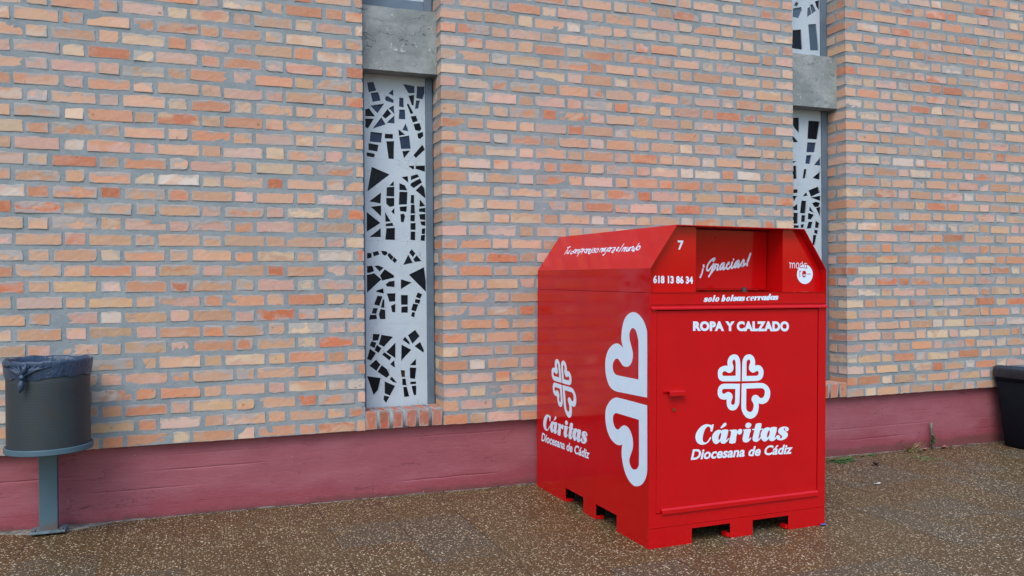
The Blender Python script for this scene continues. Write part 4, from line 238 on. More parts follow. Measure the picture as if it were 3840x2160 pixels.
def m_mortar():
    N = Nodes('mortar'); co = N.obj()
    a = N.noise(co, 5, 5, .6); b = N.noise(co, 46, 6, .7); c = N.noise(co, 240, 3, .7)
    col = N.mix(N.step(a, .3, .7), srgb(140, 150, 154, K), srgb(158, 166, 170, K))
    col = N.mix(N.math('MULTIPLY', N.step(b, .52, .8), .5), col, srgb(176, 178, 178, K))
    col = N.mix(N.math('MULTIPLY', N.step(b, .45, .22), .5), col, srgb(104, 110, 112, K))
    col = N.mix(N.math('MULTIPLY', N.step(c, .66, .74), .5), col, srgb(205, 205, 200, K))
    N.set(Base_Color=col, Roughness=.92, Normal=N.bump(N.math('ADD', b, N.math('MULTIPLY', c, .4)), .7, .006))
    N.b.inputs['Specular IOR Level'].default_value = .2
    return N.mat
def m_plinth():
    N = Nodes('red_painted_concrete'); co = N.obj(); z = N.sep(co)[2]
    a = N.noise(N.scale(co, (1.2, 1, 3)), 1.6, 5, .6); b = N.noise(co, 30, 6, .7); c = N.noise(N.scale(co, (1, 1, 4)), 22, 4, .7)
    col = N.mix(N.step(a, .35, .68), srgb(155, 85, 96, K), srgb(165, 97, 108, K))
    # rain-washed stronger red low down, with a ragged top
    low = N.math('SUBTRACT', 1.0, N.step(N.math('ADD', z, N.math('MULTIPLY', N.math('SUBTRACT', N.noise(co, 2.2, 5, .65), .5), .34)), .12, .24))
    col = N.mix(N.math('MULTIPLY', low, .75), col, srgb(150, 68, 80, K))
    col = N.mix(N.math('MULTIPLY', N.step(c, .5, .8), .22), col, srgb(178, 120, 130, K))
    col = N.mix(N.math('MULTIPLY', N.step(b, .40, .2), .45), col, srgb(104, 54, 66, K))
    hl = N.math('ABSOLUTE', N.math('SUBTRACT', N.noise(N.scale(co, (1, 1, 5.5)), 1.5, 4, .55, .3), .5))
    hm = N.math('MULTIPLY', N.math('SUBTRACT', 1.0, N.step(hl, .0012, .0045)), N.step(N.noise(co, 2.3, 3, .6), .50, .58))
    col = N.mix(N.math('MULTIPLY', hm, .6), col, srgb(92, 44, 54, K))
    vx = N.math('ABSOLUTE', N.math('SUBTRACT', N.math('FRACT', N.math('DIVIDE', N.math('ADD', N.sep(co)[0], N.math('MULTIPLY', N.noise(co, 7, 3), .02)), 1.22)), .5))
    vm = N.math('MULTIPLY', N.math('SUBTRACT', 1.0, N.step(vx, .0008, .0026)), N.step(N.noise(co, 1.3, 2), .48, .56))
    col = N.mix(N.math('MULTIPLY', vm, .6), col, srgb(92, 44, 54, K))
    grime = N.math('SUBTRACT', 1.0, N.step(N.math('ADD', z, N.math('MULTIPLY', N.noise(co, 9, 4, .7), -.09)), .03, .075))
    col = N.mix(N.math('MULTIPLY', grime, .55), col, srgb(92, 66, 58, K))
    chips = N.noise(co, 26, 3, .6); col = N.mix(N.math('MULTIPLY', N.step(chips, .73, .76), .6), col, srgb(190, 160, 165, K))
    N.set(Base_Color=col, Roughness=N.math('ADD', .5, N.math('MULTIPLY', b, .3)),
          Normal=N.bump(N.math('ADD', c, N.math('MULTIPLY', b, .6)), .4, .006))
    N.b.inputs['Specular IOR Level'].default_value = .3
    return N.mat
def m_concrete():
    N = Nodes('grey_concrete'); co = N.obj()
    a = N.noise(co, 4.5, 6, .65); b = N.noise(co, 34, 6, .72); s = N.noise(N.scale(co, (1, 1, 7)), 16, 4, .6); w = N.noise(co, 17, 5, .7)
    col = N.mix(N.step(a, .34, .66), srgb(134, 142, 142, K), srgb(162, 168, 168, K))
    col = N.mix(N.math('MULTIPLY', N.step(b, .5, .75), .4), col, srgb(172, 175, 172, K))
    col = N.mix(N.math('MULTIPLY', N.step(N.noise(co, 3.1, 4, .6), .55, .72), .4), col, srgb(112, 108, 92, K))
    col = N.mix(N.math('MULTIPLY', N.step(w, .63, .71), .8), col, srgb(204, 208, 206, K))
    col = N.mix(N.math('MULTIPLY', N.step(b, .38, .2), .5), col, srgb(84, 90, 90, K))
    ck = N.math('ABSOLUTE', N.math('SUBTRACT', N.noise(N.scale(co, (1, 1, 2.6)), 3.4, 3, .6, .4), .5))
    ckm = N.math('MULTIPLY', N.math('SUBTRACT', 1.0, N.step(ck, .002, .007)), N.step(N.noise(co, 5.3, 2), .47, .56))
    col = N.mix(N.math('MULTIPLY', ckm, .75), col, srgb(70, 74, 74, K))
    pit = N.n('TexVoronoi', {'Vector': co, 'Scale': 38.0}).outputs; pm = N.math('MULTIPLY', N.math('SUBTRACT', 1.0, N.step(pit['Distance'], .10, .16)), N.step(N.sep(pit['Color'])[0], .84, .86))
    col = N.mix(N.math('MULTIPLY', pm, .6), col, srgb(66, 70, 70, K))
    N.set(Base_Color=col, Roughness=.9, Normal=N.bump(N.math('SUBTRACT', N.math('ADD', b, w), N.math('ADD', ckm, pm)), .5, .007))
    return N.mat
def m_panel():
    N = Nodes('pale_cast_panel'); co = N.obj()
    a = N.noise(co, 6, 5, .6); f = N.n('TexVoronoi', {'Vector': N.n('VectorMath', {0: co, 1: N.n('TexNoise', {'Scale': 9.0}).outputs['Color']}, operation='ADD'), 'Scale': 9.0}, feature='DISTANCE_TO_EDGE').outputs[0]
    b = N.noise(co, 60, 5, .7)
    crease = N.math('SUBTRACT', 1.0, N.step(f, .0, .05))
    crease = N.math('MULTIPLY', crease, N.step(N.noise(co, 5, 2), .46, .6))
    col = N.mix(a, srgb(184, 200, 213, K), srgb(200, 213, 224, K))
    col = N.mix(N.math('MULTIPLY', N.step(b, .45, .25), .3), col, srgb(140, 150, 160, K))
    N.set(Base_Color=col, Roughness=.7, Normal=N.bump(N.math('ADD', crease, N.math('MULTIPLY', b, .12)), .45, .006))
    return N.mat
def m_simple(name, col, rough=.5, metal=0.0, spec=.5, var=.12, scale=12, bump=0.0, coat=0.0):
    N = Nodes(name); co = N.obj(); n = N.noise(co, scale, 5, .6)
    dark = tuple(c*(1-var) for c in col[:3])+(1,); lite = tuple(min(1, c*(1+var)) for c in col[:3])+(1,)
    N.set(Base_Color=N.mix(N.step(n, .3, .7), dark, lite), Roughness=rough, Metallic=metal)
    N.b.inputs['Specular IOR Level'].default_value = spec; N.b.inputs['Coat Weight'].default_value = coat
    N.b.inputs['Coat Roughness'].default_value = .12
    if bump: N.set(Normal=N.bump(N.noise(co, scale*6, 4, .6), bump, .003))
    return N.mat
def m_red():
    N = Nodes('red_gloss_paint'); co = N.obj()
    n = N.noise(co, 3, 4, .5); f = N.noise(co, 420, 2, .5); d = N.noise(co, 14, 6, .7)
    col = N.mix(N.step(n, .3, .7), srgb(180, 9, 14), srgb(186, 11, 16))
    col = N.mix(N.math('MULTIPLY', N.step(d, .76, .80), .18), col, srgb(205, 90, 84))
    wav = N.noise(N.scale(co, (1, 1, 1)), 2.4, 2, .5)
    N.set(Base_Color=col, Roughness=N.math('ADD', .05, N.math('MULTIPLY', N.noise(co, 9, 5, .6), .08)),
          Normal=N.bump(wav, .03, .02))
    N.b.inputs['Specular IOR Level'].default_value = .36
    return N.mat
def m_glass():
    N = Nodes('dark_dalle_glass'); co = N.obj(); c = N.attr('ColA').outputs['Color']
    n = N.noise(co, 34, 4, .6)
    N.set(Base_Color=N.mix(N.math('MULTIPLY', N.step(n, .5, .8), .2), c, srgb(60, 72, 88, .5)), Roughness=.3, Normal=N.bump(n, .5, .008)); N.b.inputs['Specular IOR Level'].default_value = .14
    return N.mat
def m_ground():
    N = Nodes('exposed_pebble_paving'); co = N.obj()
    rot = N.n('Mapping'); N.put(rot.inputs[0], co); rot.inputs['Rotation'].default_value = (0, 0, math.radians(-1.5)); rot.inputs['Location'].default_value = (.195, .12, 0)
    g = N.sep(rot.outputs[0]); T = .408
    tx = N.math('DIVIDE', g[0], T); ty = N.math('DIVIDE', g[1], T)
    fx = N.math('FRACT', tx); fy = N.math('FRACT', ty)
    cell = N.n('CombineXYZ', {0: N.math('FLOOR', tx), 1: N.math('FLOOR', ty), 2: 0.0})
    tr = N.n('TexWhiteNoise', {'Vector': cell.outputs[0]}).outputs
    p0 = N.noise(co, 1.1, 4, .6); p1 = N.noise(co, 2.7, 5, .65); p2 = N.noise(co, 9, 5, .65)
    base = N.mix(N.step(p0, .40, .62), srgb(90, 69, 40, K), srgb(95, 77, 48, K))
    base = N.mix(N.math('MULTIPLY', N.step(p1, .52, .68), .6), base, srgb(92, 59, 40, K))
    grey = N.math('MULTIPLY', N.step(tr[0], .70, .74), N.step(p1, .30, .52))
    base = N.mix(N.math('MULTIPLY', grey, .68), base, srgb(84, 79, 67, K))
    base = N.mix(N.math('MULTIPLY', N.step(p2, .55, .75), .45), base, srgb(70, 58, 45, K))
    base = N.mix(N.math('MULTIPLY', N.step(N.noise(co, 4.1, 3, .6), .62, .72), .35), base, srgb(108, 92, 50, K))
    w = N.n('VectorMath', {0: co, 1: N.n('VectorMath', {0: N.n('TexNoise', {'Vector': co, 'Scale': 40.0}).outputs['Color'], 'Scale': .012}, operation='SCALE')}, operation='ADD').outputs[0]
    v1 = N.n('TexVoronoi', {'Vector': w, 'Scale': 84.0}).outputs; v2 = N.n('TexVoronoi', {'Vector': w, 'Scale': 52.0}).outputs
    r1 = N.sep(v1['Color']); r2 = N.sep(v2['Color'])
    # small stones in earthy tones
    st1 = N.math('SUBTRACT', 1.0, N.step(v1['Distance'], .34, .46))
    tone = N.mix(r1[1], srgb(52, 40, 27, K), srgb(158, 130, 94, K))
    col = N.mix(N.math('MULTIPLY', st1, .85), base, tone)
    # pale quartz pebbles
    pale1 = N.math('MULTIPLY', N.math('SUBTRACT', 1.0, N.step(v1['Distance'], .30, .42)), N.step(r1[0], .66, .69))
    pale2 = N.math('MULTIPLY', N.math('SUBTRACT', 1.0, N.step(v2['Distance'], .28, .38)), N.step(r2[0], .72, .74))
    pc = N.mix(r2[2], srgb(238, 220, 186, K), srgb(204, 178, 136, K))
    pm = N.math('MAXIMUM', pale1, pale2)
    col = N.mix(N.math('MULTIPLY', pm, N.math('SUBTRACT', .95, N.math('MULTIPLY', r1[2], .65))), col, pc)
    # thin joints, mostly silted up
    jn = N.noise(co, 3.3, 3, .6)
    jx = N.math('MULTIPLY', N.math('SUBTRACT', 1.0, N.step(N.math('ABSOLUTE', N.math('SUBTRACT', fx, .5)), .485, .4925)), 1.0)
    jx = N.step(N.math('ABSOLUTE', N.math('SUBTRACT', fx, .5)), .488, .494)
    jy = N.step(N.math('ABSOLUTE', N.math('SUBTRACT', fy, .5)), .490, .495)
    j = N.math('MAXIMUM', N.math('MULTIPLY', jx, N.step(jn, .36, .52)), N.math('MULTIPLY', jy, N.step(jn, .56, .70)))
    col = N.mix(N.math('MULTIPLY', j, .6), col, srgb(48, 42, 38, K))
    h = N.math('ADD', N.math('MULTIPLY', st1, .5), N.math('MULTIPLY', pm, .6)); h = N.math('SUBTRACT', h, N.math('MULTIPLY', j, .8))
    ro = N.math('ADD', .26, N.math('MULTIPLY', p1, .42))
    N.set(Base_Color=col, Roughness=ro, Normal=N.bump(h, .6, .006)); N.b.inputs['Specular IOR Level'].default_value = .4
    return N.mat
def m_mesh_basket():
    N = Nodes('perforated_steel'); s = N.sep(N.obj())
    ang = N.math('ARCTAN2', s[1], s[0]); U = N.math('MULTIPLY', ang, .208/.0095); V = N.math('DIVIDE', s[2], .0082)
    row = N.math('FLOOR', V); U2 = N.math('ADD', U, N.math('MULTIPLY', N.math('MODULO', row, 2.0), .5))
    fu = N.math('SUBTRACT', N.math('FRACT', U2), .5); fv = N.math('SUBTRACT', N.math('FRACT', V), .5)
    d = N.math('SQRT', N.math('ADD', N.math('MULTIPLY', fu, fu), N.math('MULTIPLY', fv, fv)))
    hole = N.math('SUBTRACT', 1.0, N.step(d, .30, .38))
    n = N.noise(N.obj(), 5, 4, .6); r = N.noise(N.obj(), 9, 5, .7)
    met = N.mix(n, srgb(42, 58, 68, K), srgb(60, 73, 78, K)); met = N.mix(N.math('MULTIPLY', N.step(r, .52, .70), .6), met, srgb(70, 64, 52, K)); met = N.mix(N.math('MULTIPLY', N.step(N.noise(N.obj(), 6.5, 3, .6), .5, .68), .45), met, srgb(40, 50, 56, K))
    N.set(Base_Color=N.mix(hole, met, srgb(24, 28, 31, K)), Roughness=.5, Metallic=0.0, Normal=N.bump(hole, -.6, .003))
    return N.mat
def m_steel():
    N = Nodes('weathered_grey_steel'); co = N.obj(); a = N.noise(co, 7, 5, .6); r = N.noise(N.scale(co, (1, 1, .4)), 13, 6, .7)
    z = N.sep(co)[2]
    col = N.mix(a, srgb(66, 96, 112, K), srgb(86, 112, 124, K))
    rust = N.math('MAXIMUM', N.math('MULTIPLY', N.step(r, .60, .70), .55), N.math('MULTIPLY', N.math('SUBTRACT', 1.0, N.step(N.math('ADD', z, N.math('MULTIPLY', N.math('SUBTRACT', r, .5), .22)), .02, .08)), .7))
    col = N.mix(rust, col, srgb(108, 82, 66, K))
    N.set(Base_Color=col, Roughness=.55, Normal=N.bump(r, .25, .004)); return N.mat
def m_bag(name, c1, c2):
    N = Nodes(name); co = N.obj(); a = N.noise(N.scale(co, (1, 1, .5)), 9, 4, .6, .8); b = N.noise(co, 40, 5, .6, .6)
    N.set(Base_Color=N.mix(a, c1, c2), Roughness=.32, Normal=N.bump(N.math('ADD', a, N.math('MULTIPLY', b, .3)), .9, .02)); return N.mat
def m_leaf(name, c1, c2):
    N = Nodes(name); n = N.noise(N.obj(), 30, 3, .6)
    N.set(Base_Color=N.mix(n, c1, c2), Roughness=.6); return N.mat

BRICK, MORTAR, PLINTH, CONC, PANEL, RED, GLASS, GROUND = m_brick(), m_mortar(), m_plinth(), m_concrete(), m_panel(), m_red(), m_glass(), m_ground()
BASKET, STEEL = m_mesh_basket(), m_steel()
WHITE = m_simple('white_vinyl', srgb(208, 226, 244, .98), .45, var=.02)
FRAME = m_simple('blue_grey_frame_paint', srgb(98, 116, 134, K), .6, var=.15, scale=5, bump=.2)
DARK = m_simple('dark_interior', srgb(26, 24, 26), .8)
GROUT = m_simple('dirty_grout', srgb(118, 112, 104, K), .9, var=.45, scale=30, bump=.6)
PLATE = m_simple('grey_plate_steel', srgb(104, 122, 130, K), .5, var=.3, scale=22, bump=.3)
RUBBER = m_simple('black_rubber', srgb(34, 36, 38), .6)
BRASS = m_simple('brass', srgb(150, 128, 80), .35, metal=1.0)
BLACKP = m_simple('black_plastic', srgb(14, 16, 23), .6, spec=.1, bump=.15)
BAGBLUE = m_bag('blue_black_bag_film', srgb(32, 48, 68), srgb(50, 70, 96)); BAGBLACK = m_bag('black_bag_film', srgb(12, 15, 20), srgb(44, 50, 60))
LEAF = m_leaf('weed_green', srgb(48, 92, 44), srgb(84, 124, 64)); STRAW = m_leaf('dry_straw', srgb(140, 124, 86), srgb(176, 160, 118))
DEAD = m_leaf('dead_leaf', srgb(46, 28, 22), srgb(74, 44, 34)); RUSTLEAF = m_leaf('reddish_leaf', srgb(126, 74, 60), srgb(150, 96, 80))
SCRAP = m_leaf('pale_scrap', srgb(176, 178, 178), srgb(206, 206, 204)); BLUE = m_leaf('blue_plastic', srgb(52, 66, 112), srgb(84, 100, 150))
GREYSTEM = m_leaf('grey_stem', srgb(92, 86, 76), srgb(120, 108, 92))

# ---------------------------------------------------------------- pavement
mb = MB()
gx = [-60, -20, -8, -4, -2, 0, 2, 4, 6, 8, 12, 20, 60]; gy = [-60, -20, -10, -6, -4, -2, -1, 0, .03, .2]
mb.add([(x, y, gz(x, y)) for y in gy for x in gx], [(j*13+i, j*13+i+1, (j+1)*13+i+1, (j+1)*13+i) for j in range(len(gy)-1) for i in range(12)])
tag(mb.build('pavement', GROUND), kind='structure')

# ---------------------------------------------------------------- the brick building
building = tag(empty('brick_building', (0, 0.3, 0.07)), 'brick building wall with grey mortar above a dusky red painted plinth', 'building')
building.matrix_world = Matrix.Translation((0, .3, .07))
def bpart(mb_, name, mat, parent=None, **kw):
    o = mb_.build(name, mat, parent or building, **kw)
    o.matrix_parent_inverse = Matrix.Translation((0, -.3, -.07)) if not parent else Matrix.Identity(4)
    return o

PAL = [((208,168,138),32),((202,160,126),26),((210,170,154),17),((206,140,102),14),((200,116,78),8),((208,182,168),11),((214,194,162),14),((208,202,190),7),((188,156,128),8),((206,172,132),10),((208,152,116),13)]
PALW = [w for _, w in PAL]
rb = random.Random(11)
BV = []; BF = []; B_A = []; B_B = []; B_E = []; B_P = []
def patch(o, U, V, Nn, L, H, keep=(), depth=.02, seed_col=None, smear=None):
    """one brick face: a slightly uneven grid with a ragged outline and returns running back into the mortar"""
    o, U, V, Nn = Vector(o), Vector(U), Vector(V), Vector(Nn)
    nu = max(4, int(L/.026)); us = [0, .004]+[.004+(L-.008)*i/nu for i in range(1, nu)]+[L-.004, L]
    vs = [0, .004, H*.35, H*.65, H-.004, H]
    ca, cb, sd = seed_col
    edge = {}
    for sname, cnt, amp in (('b', len(us), .0009), ('t', len(us), .0026), ('l', len(vs), .0013), ('r', len(vs), .0013)):
        w = 0; arr = []
        for i in range(cnt):
            w = .55*w+rb.gauss(0, amp); arr.append(w)
        edge[sname] = arr
    cl = [rb.random() for _ in range(4)]; chip = [rb.uniform(.003, .012) if c < .13 else 0 for c in cl]
    tw = rb.gauss(0, .0012); tv = rb.gauss(0, .0012); base = len(BV); out0 = rb.gauss(0, .0010)
    nI, nJ = len(us), len(vs); bo = {}
    for j, v in enumerate(vs):
        for i, u in enumerate(us):
            du = dv = 0
            if j == 0 and 'b' not in keep: dv += edge['b'][i]
            if j == nJ-1 and 't' not in keep: dv += edge['t'][i]-.0015
            if i == 0 and 'l' not in keep: du += edge['l'][j]
            if i == nI-1 and 'r' not in keep: du += edge['r'][j]
            for c, (ci, cj) in enumerate(((0, 0), (nI-1, 0), (0, nJ-1), (nI-1, nJ-1))):
                side = 'l' if ci == 0 else 'r'
                if chip[c] and abs(i-ci) <= 1 and abs(j-cj) <= 1 and side not in keep:
                    du += chip[c]*(1 if ci == 0 else -1)*.6; dv += chip[c]*(1 if cj == 0 else -1)*.4
            rim = (i in (0, nI-1)) or (j in (0, nJ-1))
            if (i == 0 and 'l' in keep) or (i == nI-1 and 'r' in keep): rim = False
            w = out0+tw*(u/L-.5)*2+tv*(v/H-.5)*2+rb.gauss(0, .0004)-(.0009 if rim else 0)
            if (i == 0 and 'l' in keep) or (i == nI-1 and 'r' in keep): w = 0
            BV.append(tuple(o+U*(u+du)+V*(v+dv)+Nn*w)); B_A.append(ca); B_B.append(cb); B_E.append((u, v, L)); B_P.append((H, smear, sd))
    for j in range(nJ-1):
        for i in range(nI-1):
            a = base+j*nI+i; BF.append((a, a+1, a+nI+1, a+nI))
    rings = []
    rings.append(('b', [base+i for i in range(nI)])); rings.append(('r', [base+j*nI+nI-1 for j in range(nJ)]))
    rings.append(('t', [base+(nJ-1)*nI+i for i in range(nI-1, -1, -1)])); rings.append(('l', [base+j*nI for j in range(nJ-1, -1, -1)]))
    for sname, idx in rings:
        if sname in keep and sname in 'lr': continue
        b2 = len(BV)
        for k in idx:
            BV.append(tuple(Vector(BV[k])-Nn*depth)); B_A.append(B_A[k]); B_B.append(B_B[k]); B_E.append(B_E[k]); B_P.append(B_P[k])
        for k in range(len(idx)-1): BF.append((idx[k], b2+k, b2+k+1, idx[k+1]))
def brick_col(z=1.0):
    c = rb.choices(PAL, PALW)[0][0]; d = rb.choices(PAL, PALW)[0][0]
    hi_mix = max(0, min(.30, .16*(z-1.3)))*rb.uniform(.6, 1.3)     # higher courses mix towards a paler pink
    c = [c[k]*(1-hi_mix)+(206, 176, 166)[k]*hi_mix for k in range(3)]
    j = rb.uniform(.93, 1.05); t = rb.choice((.12, .25, .45, .75, 1.0))
    t *= .8; d = [c[k]*(1-t)+d[k]*t for k in range(3)]
    q = lambda e: srgb(*[min(250, x*j*m_) for x, m_ in zip([v_+(170-v_)*.10 for v_ in e], (1.05, 1.01, 1.0))], K)
    return (q(c), q(d), rb.uniform(0, 60))
def smear_amt(): return max(.05, min(1.5, rb.lognormvariate(-.58, .62)))
HB = .0675
def course(x0, x1, z, start, corner=None):
    """Flemish bond between x0 and x1; start = left end of any stretcher in this course"""
    S, Hd, J = .2335, .1080, (PER-.3415)/2
    ks = int(math.floor((x0-start)/PER))-1; x = start+ks*PER; items = []
    while x < x1:
        items += [(x, x+S), (x+S+J, x+S+J+Hd)]; x += PER
    for a, b in items:
        a += rb.gauss(0, .0028); b += rb.gauss(0, .0028)
        if corner is not None and b < corner: continue
        a = max(a, x0); b = min(b, x1)
        if b-a < .028: continue
        zz = z+.001+rb.gauss(0, .0016); h = HB+rb.gauss(0, .0026)
        yield a, b, zz, h
def wall_seg(x0, x1, s_odd, left_corner, right_corner):
    for c in range(NC):
        z = ZB+c*CRS+.0; odd = c % 2
        st = s_odd if odd else s_odd+PER/2
        x_from = x0
        if left_corner:
            w = .108 if odd else .176
            col = brick_col(z); sm = smear_amt(); zz = z+rb.gauss(0, .001); h = HB+rb.gauss(0, .0015)
            patch((x0, 0, zz), (1, 0, 0), (0, 0, 1), (0, -1, 0), w, h, ('l',), seed_col=col, smear=sm*.8)
            dp = .216 if odd else .104
            patch((x0, dp, zz), (0, -1, 0), (0, 0, 1), (-1, 0, 0), dp, h, ('r',), seed_col=col, smear=sm*.8)
            if not odd: patch((x0, .222, zz), (0, -1, 0), (0, 0, 1), (-1, 0, 0), .098, h, seed_col=brick_col(z), smear=smear_amt())
            x_from = x0+w+.018
            if not odd:
                patch((x_from, 0, z), (1, 0, 0), (0, 0, 1), (0, -1, 0), .112, HB, seed_col=brick_col(z), smear=smear_amt()); x_from += .130
            st = x_from
        for a, b, zz, h in course(x_from-.002, x1, z, st):
            last = right_corner and b >= x1-1e-6
            col = brick_col(z); sm = smear_amt()
            patch((a, 0, zz), (1, 0, 0), (0, 0, 1), (0, -1, 0), b-a, h, ('r',) if last else (), seed_col=col, smear=sm)
            if last:
                dp = .20 if odd else .10
                patch((x1, 0, zz), (0, 1, 0), (0, 0, 1), (1, 0, 0), dp, h, ('l',), seed_col=col, smear=sm)
                if not odd: patch((x1, .122, zz), (0, 1, 0), (0, 0, 1), (1, 0, 0), .1, h, seed_col=brick_col(z), smear=smear_amt())
wall_seg(WX0, XA0, -1.4931, False, True)
wall_seg(XA1, XB0, None or XA1+.126, True, True)
wall_seg(XB1, WX1, XB1+.126, True, False)
def flush(name):
    """link the brick faces gathered so far as one part of the building"""
    me = bpy.data.meshes.new(name); me.from_pydata(BV, [], BF); me.materials.append(BRICK)
    for nm, typ, key, data in (('ColA', 'FLOAT_COLOR', 'color', B_A), ('ColB', 'FLOAT_COLOR', 'color', B_B), ('edge', 'FLOAT_VECTOR', 'vector', B_E), ('par', 'FLOAT_VECTOR', 'vector', B_P)):
        at = me.attributes.new(nm, typ, 'POINT'); at.data.foreach_set(key, [c for t in data for c in t])
    o = bpy.data.objects.new(name, me); COL.objects.link(o); o.parent = building; o.matrix_parent_inverse = Matrix.Translation((0, -.3, -.07))
    for l_ in (BV, BF, B_A, B_B, B_E, B_P): l_.clear()
flush('brickwork')
# rowlock sills under both windows
SZ = .660
for x0 in (XA0, XB0):
    for k in range(6):
        a = x0+.006+k*.0912; w = .070+rb.gauss(0, .002); col = rb.choice([(186,104,84),(196,122,96),(190,128,108),(202,140,112),(184,116,98)])
        sc = (srgb(*col, K), srgb(*[v*rb.uniform(.85, 1.08) for v in col], K), rb.uniform(0, 60))
        patch((a, -.002, ZB+.004), (1, 0, 0), (0, 0, 1), (0, -1, 0), w, .118, seed_col=sc, smear=.5)
        patch((a, 0, ZB+.1215), (1, 0, 0), (0, 1, 0), (0, 0, 1), w, .205, seed_col=sc, smear=1.2)
    flush('sill')
# bedding mortar: uneven joints filled nearly flush with the bricks
def rough_sheet(mb, x0, x1, z0, z1, y, st, amp, seed):
    r = random.Random(seed); nx = max(1, int((x1-x0)/st)); nz = max(1, int((z1-z0)/st))
    vs = []
    for j in range(nz+1):
        for i in range(nx+1):
            x = x0+(x1-x0)*i/nx; z = z0+(z1-z0)*j/nz
            vs.append((x, y+amp*.8*(noise.noise((x*23, z*31, seed))+.5*noise.noise((x*60, z*70, seed))), z))
    mb.add(vs, [(j*(nx+1)+i, j*(nx+1)+i+1, (j+1)*(nx+1)+i+1, (j+1)*(nx+1)+i) for j in range(nz) for i in range(nx)])
mb = MB(); DM = .0031
for x0, x1, fl, fr in ((WX0, XA0, 0, 1), (XA1, XB0, 1, 1), (XB1, WX1, 1, 0)):
    a = x0+(DM if fl else 0); b = x1-(DM if fr else 0)
    rough_sheet(mb, a, b, ZB+.001, WZ1, DM, .022, .0017, 3)
    for xx, f in ((a, fl), (b, fr)):
        if f:
            vs = []; nz = 150
            for j in range(nz+1):
                z = ZB+.001+(WZ1-ZB)*j/nz
                for y in (DM, .08, .15, .3): vs.append((xx+(.0015*noise.noise((z*30, y*30, 5)) if y > .01 else 0), y, z))
            mb.add(vs, [(j*4+i, j*4+i+1, (j+1)*4+i+1, (j+1)*4+i) for j in range(nz) for i in range(3)])
    mb.add([(a, DM, ZB+.001), (b, DM, ZB+.001), (b, .3, ZB+.001), (a, .3, ZB+.001)], [(0, 1, 2, 3)])
for x0, x1 in ((XA0, XA1), (XB0, XB1)):
    mb.box(x0+.0002, x1-.0002, .0035, .3, ZB+.002, SZ)
bpart(mb, 'mortar', MORTAR, smooth=True, recalc=False)
mb = MB(); mb.box(WX0, WX1, .301, .5, -.2, WZ1); bpart(mb, 'rear_wall', MORTAR)

# board-marked plinth
def plinth():
    mb = MB(); st = .024; zs = []; z0 = -.15
    nz = 64; nx = int((WX1-WX0)/st); r = random.Random(5)
    lines = [.165, .262, .372, .462]
    brk = {}
    vs = []
    zs = sorted([z0+(ZB-z0)*j/44 for j in range(45)]+[l_+d_ for l_ in lines for d_ in (-.0075, -.005, -.0025, 0, .0025, .005, .0075)]); nz = len(zs)-1
    for z in zs:
        for i in range(nx+1):
            x = WX0+(WX1-WX0)*i/nx; y = 0
            for k, lz in enumerate(lines):
                zl = lz+.003*noise.noise((x*4.5, k*7.1, 1))
                seg = max(0, min(1, 3.2*noise.noise((x*1.3+k*13, k*3.3, 4))+.02))
                y += .0042*seg*math.exp(-((z-zl)/.0032)**2)*(1+.6*noise.noise((x*14, k, 2)))
                if z > zl: y += .0005*math.sin(k*2.3+math.floor(x/1.9+k*.37)*1.7)
            y += .0015*noise.noise((x*3, z*3, 9))+.0010*noise.noise((x*18, z*22, 3))
            pit = noise.noise((x*9, z*13, 17))
            if pit > .56: y += (pit-.56)*.03
            vs.append((x, .055+y, z))
    mb.add(vs, [(j*(nx+1)+i, j*(nx+1)+i+1, (j+1)*(nx+1)+i+1, (j+1)*(nx+1)+i) for j in range(nz) for i in range(nx)])
    return mb
bpart(plinth(), 'plinth', PLINTH, smooth=True, recalc=False)
# ragged cement fillet where the paving meets the plinth
mb = MB(); n = 900; vs = []
for i in range(n+1):
    x = WX0+(WX1-WX0)*i/n
    w = .004+.014*max(0, noise.noise((x*1.7, 3, 0))+.1)+.008*noise.noise((x*9, 1, 0))
    if abs(x+1.33) < .45: w += .125*max(0, 1-((x+1.33)/.34)**2)+.01*noise.noise((x*14, 6, 0))
    w = max(.0015, w); h = max(.0005, .003+.012*noise.noise((x*5, 8, 0)))
    y1 = .050-w
    vs += [(x, .060, gz(x, .03)+h), (x, .048, gz(x, .02)+h*.8), (x, y1+.004, gz(x, y1)+.005), (x, y1, gz(x, y1)-.002)]
mb.add(vs, [(i*4+k, i*4+k+1, (i+1)*4+k+1, (i+1)*4+k) for i in range(n) for k in range(3)])
bpart(mb, 'cement_fillet', GROUT, smooth=True)

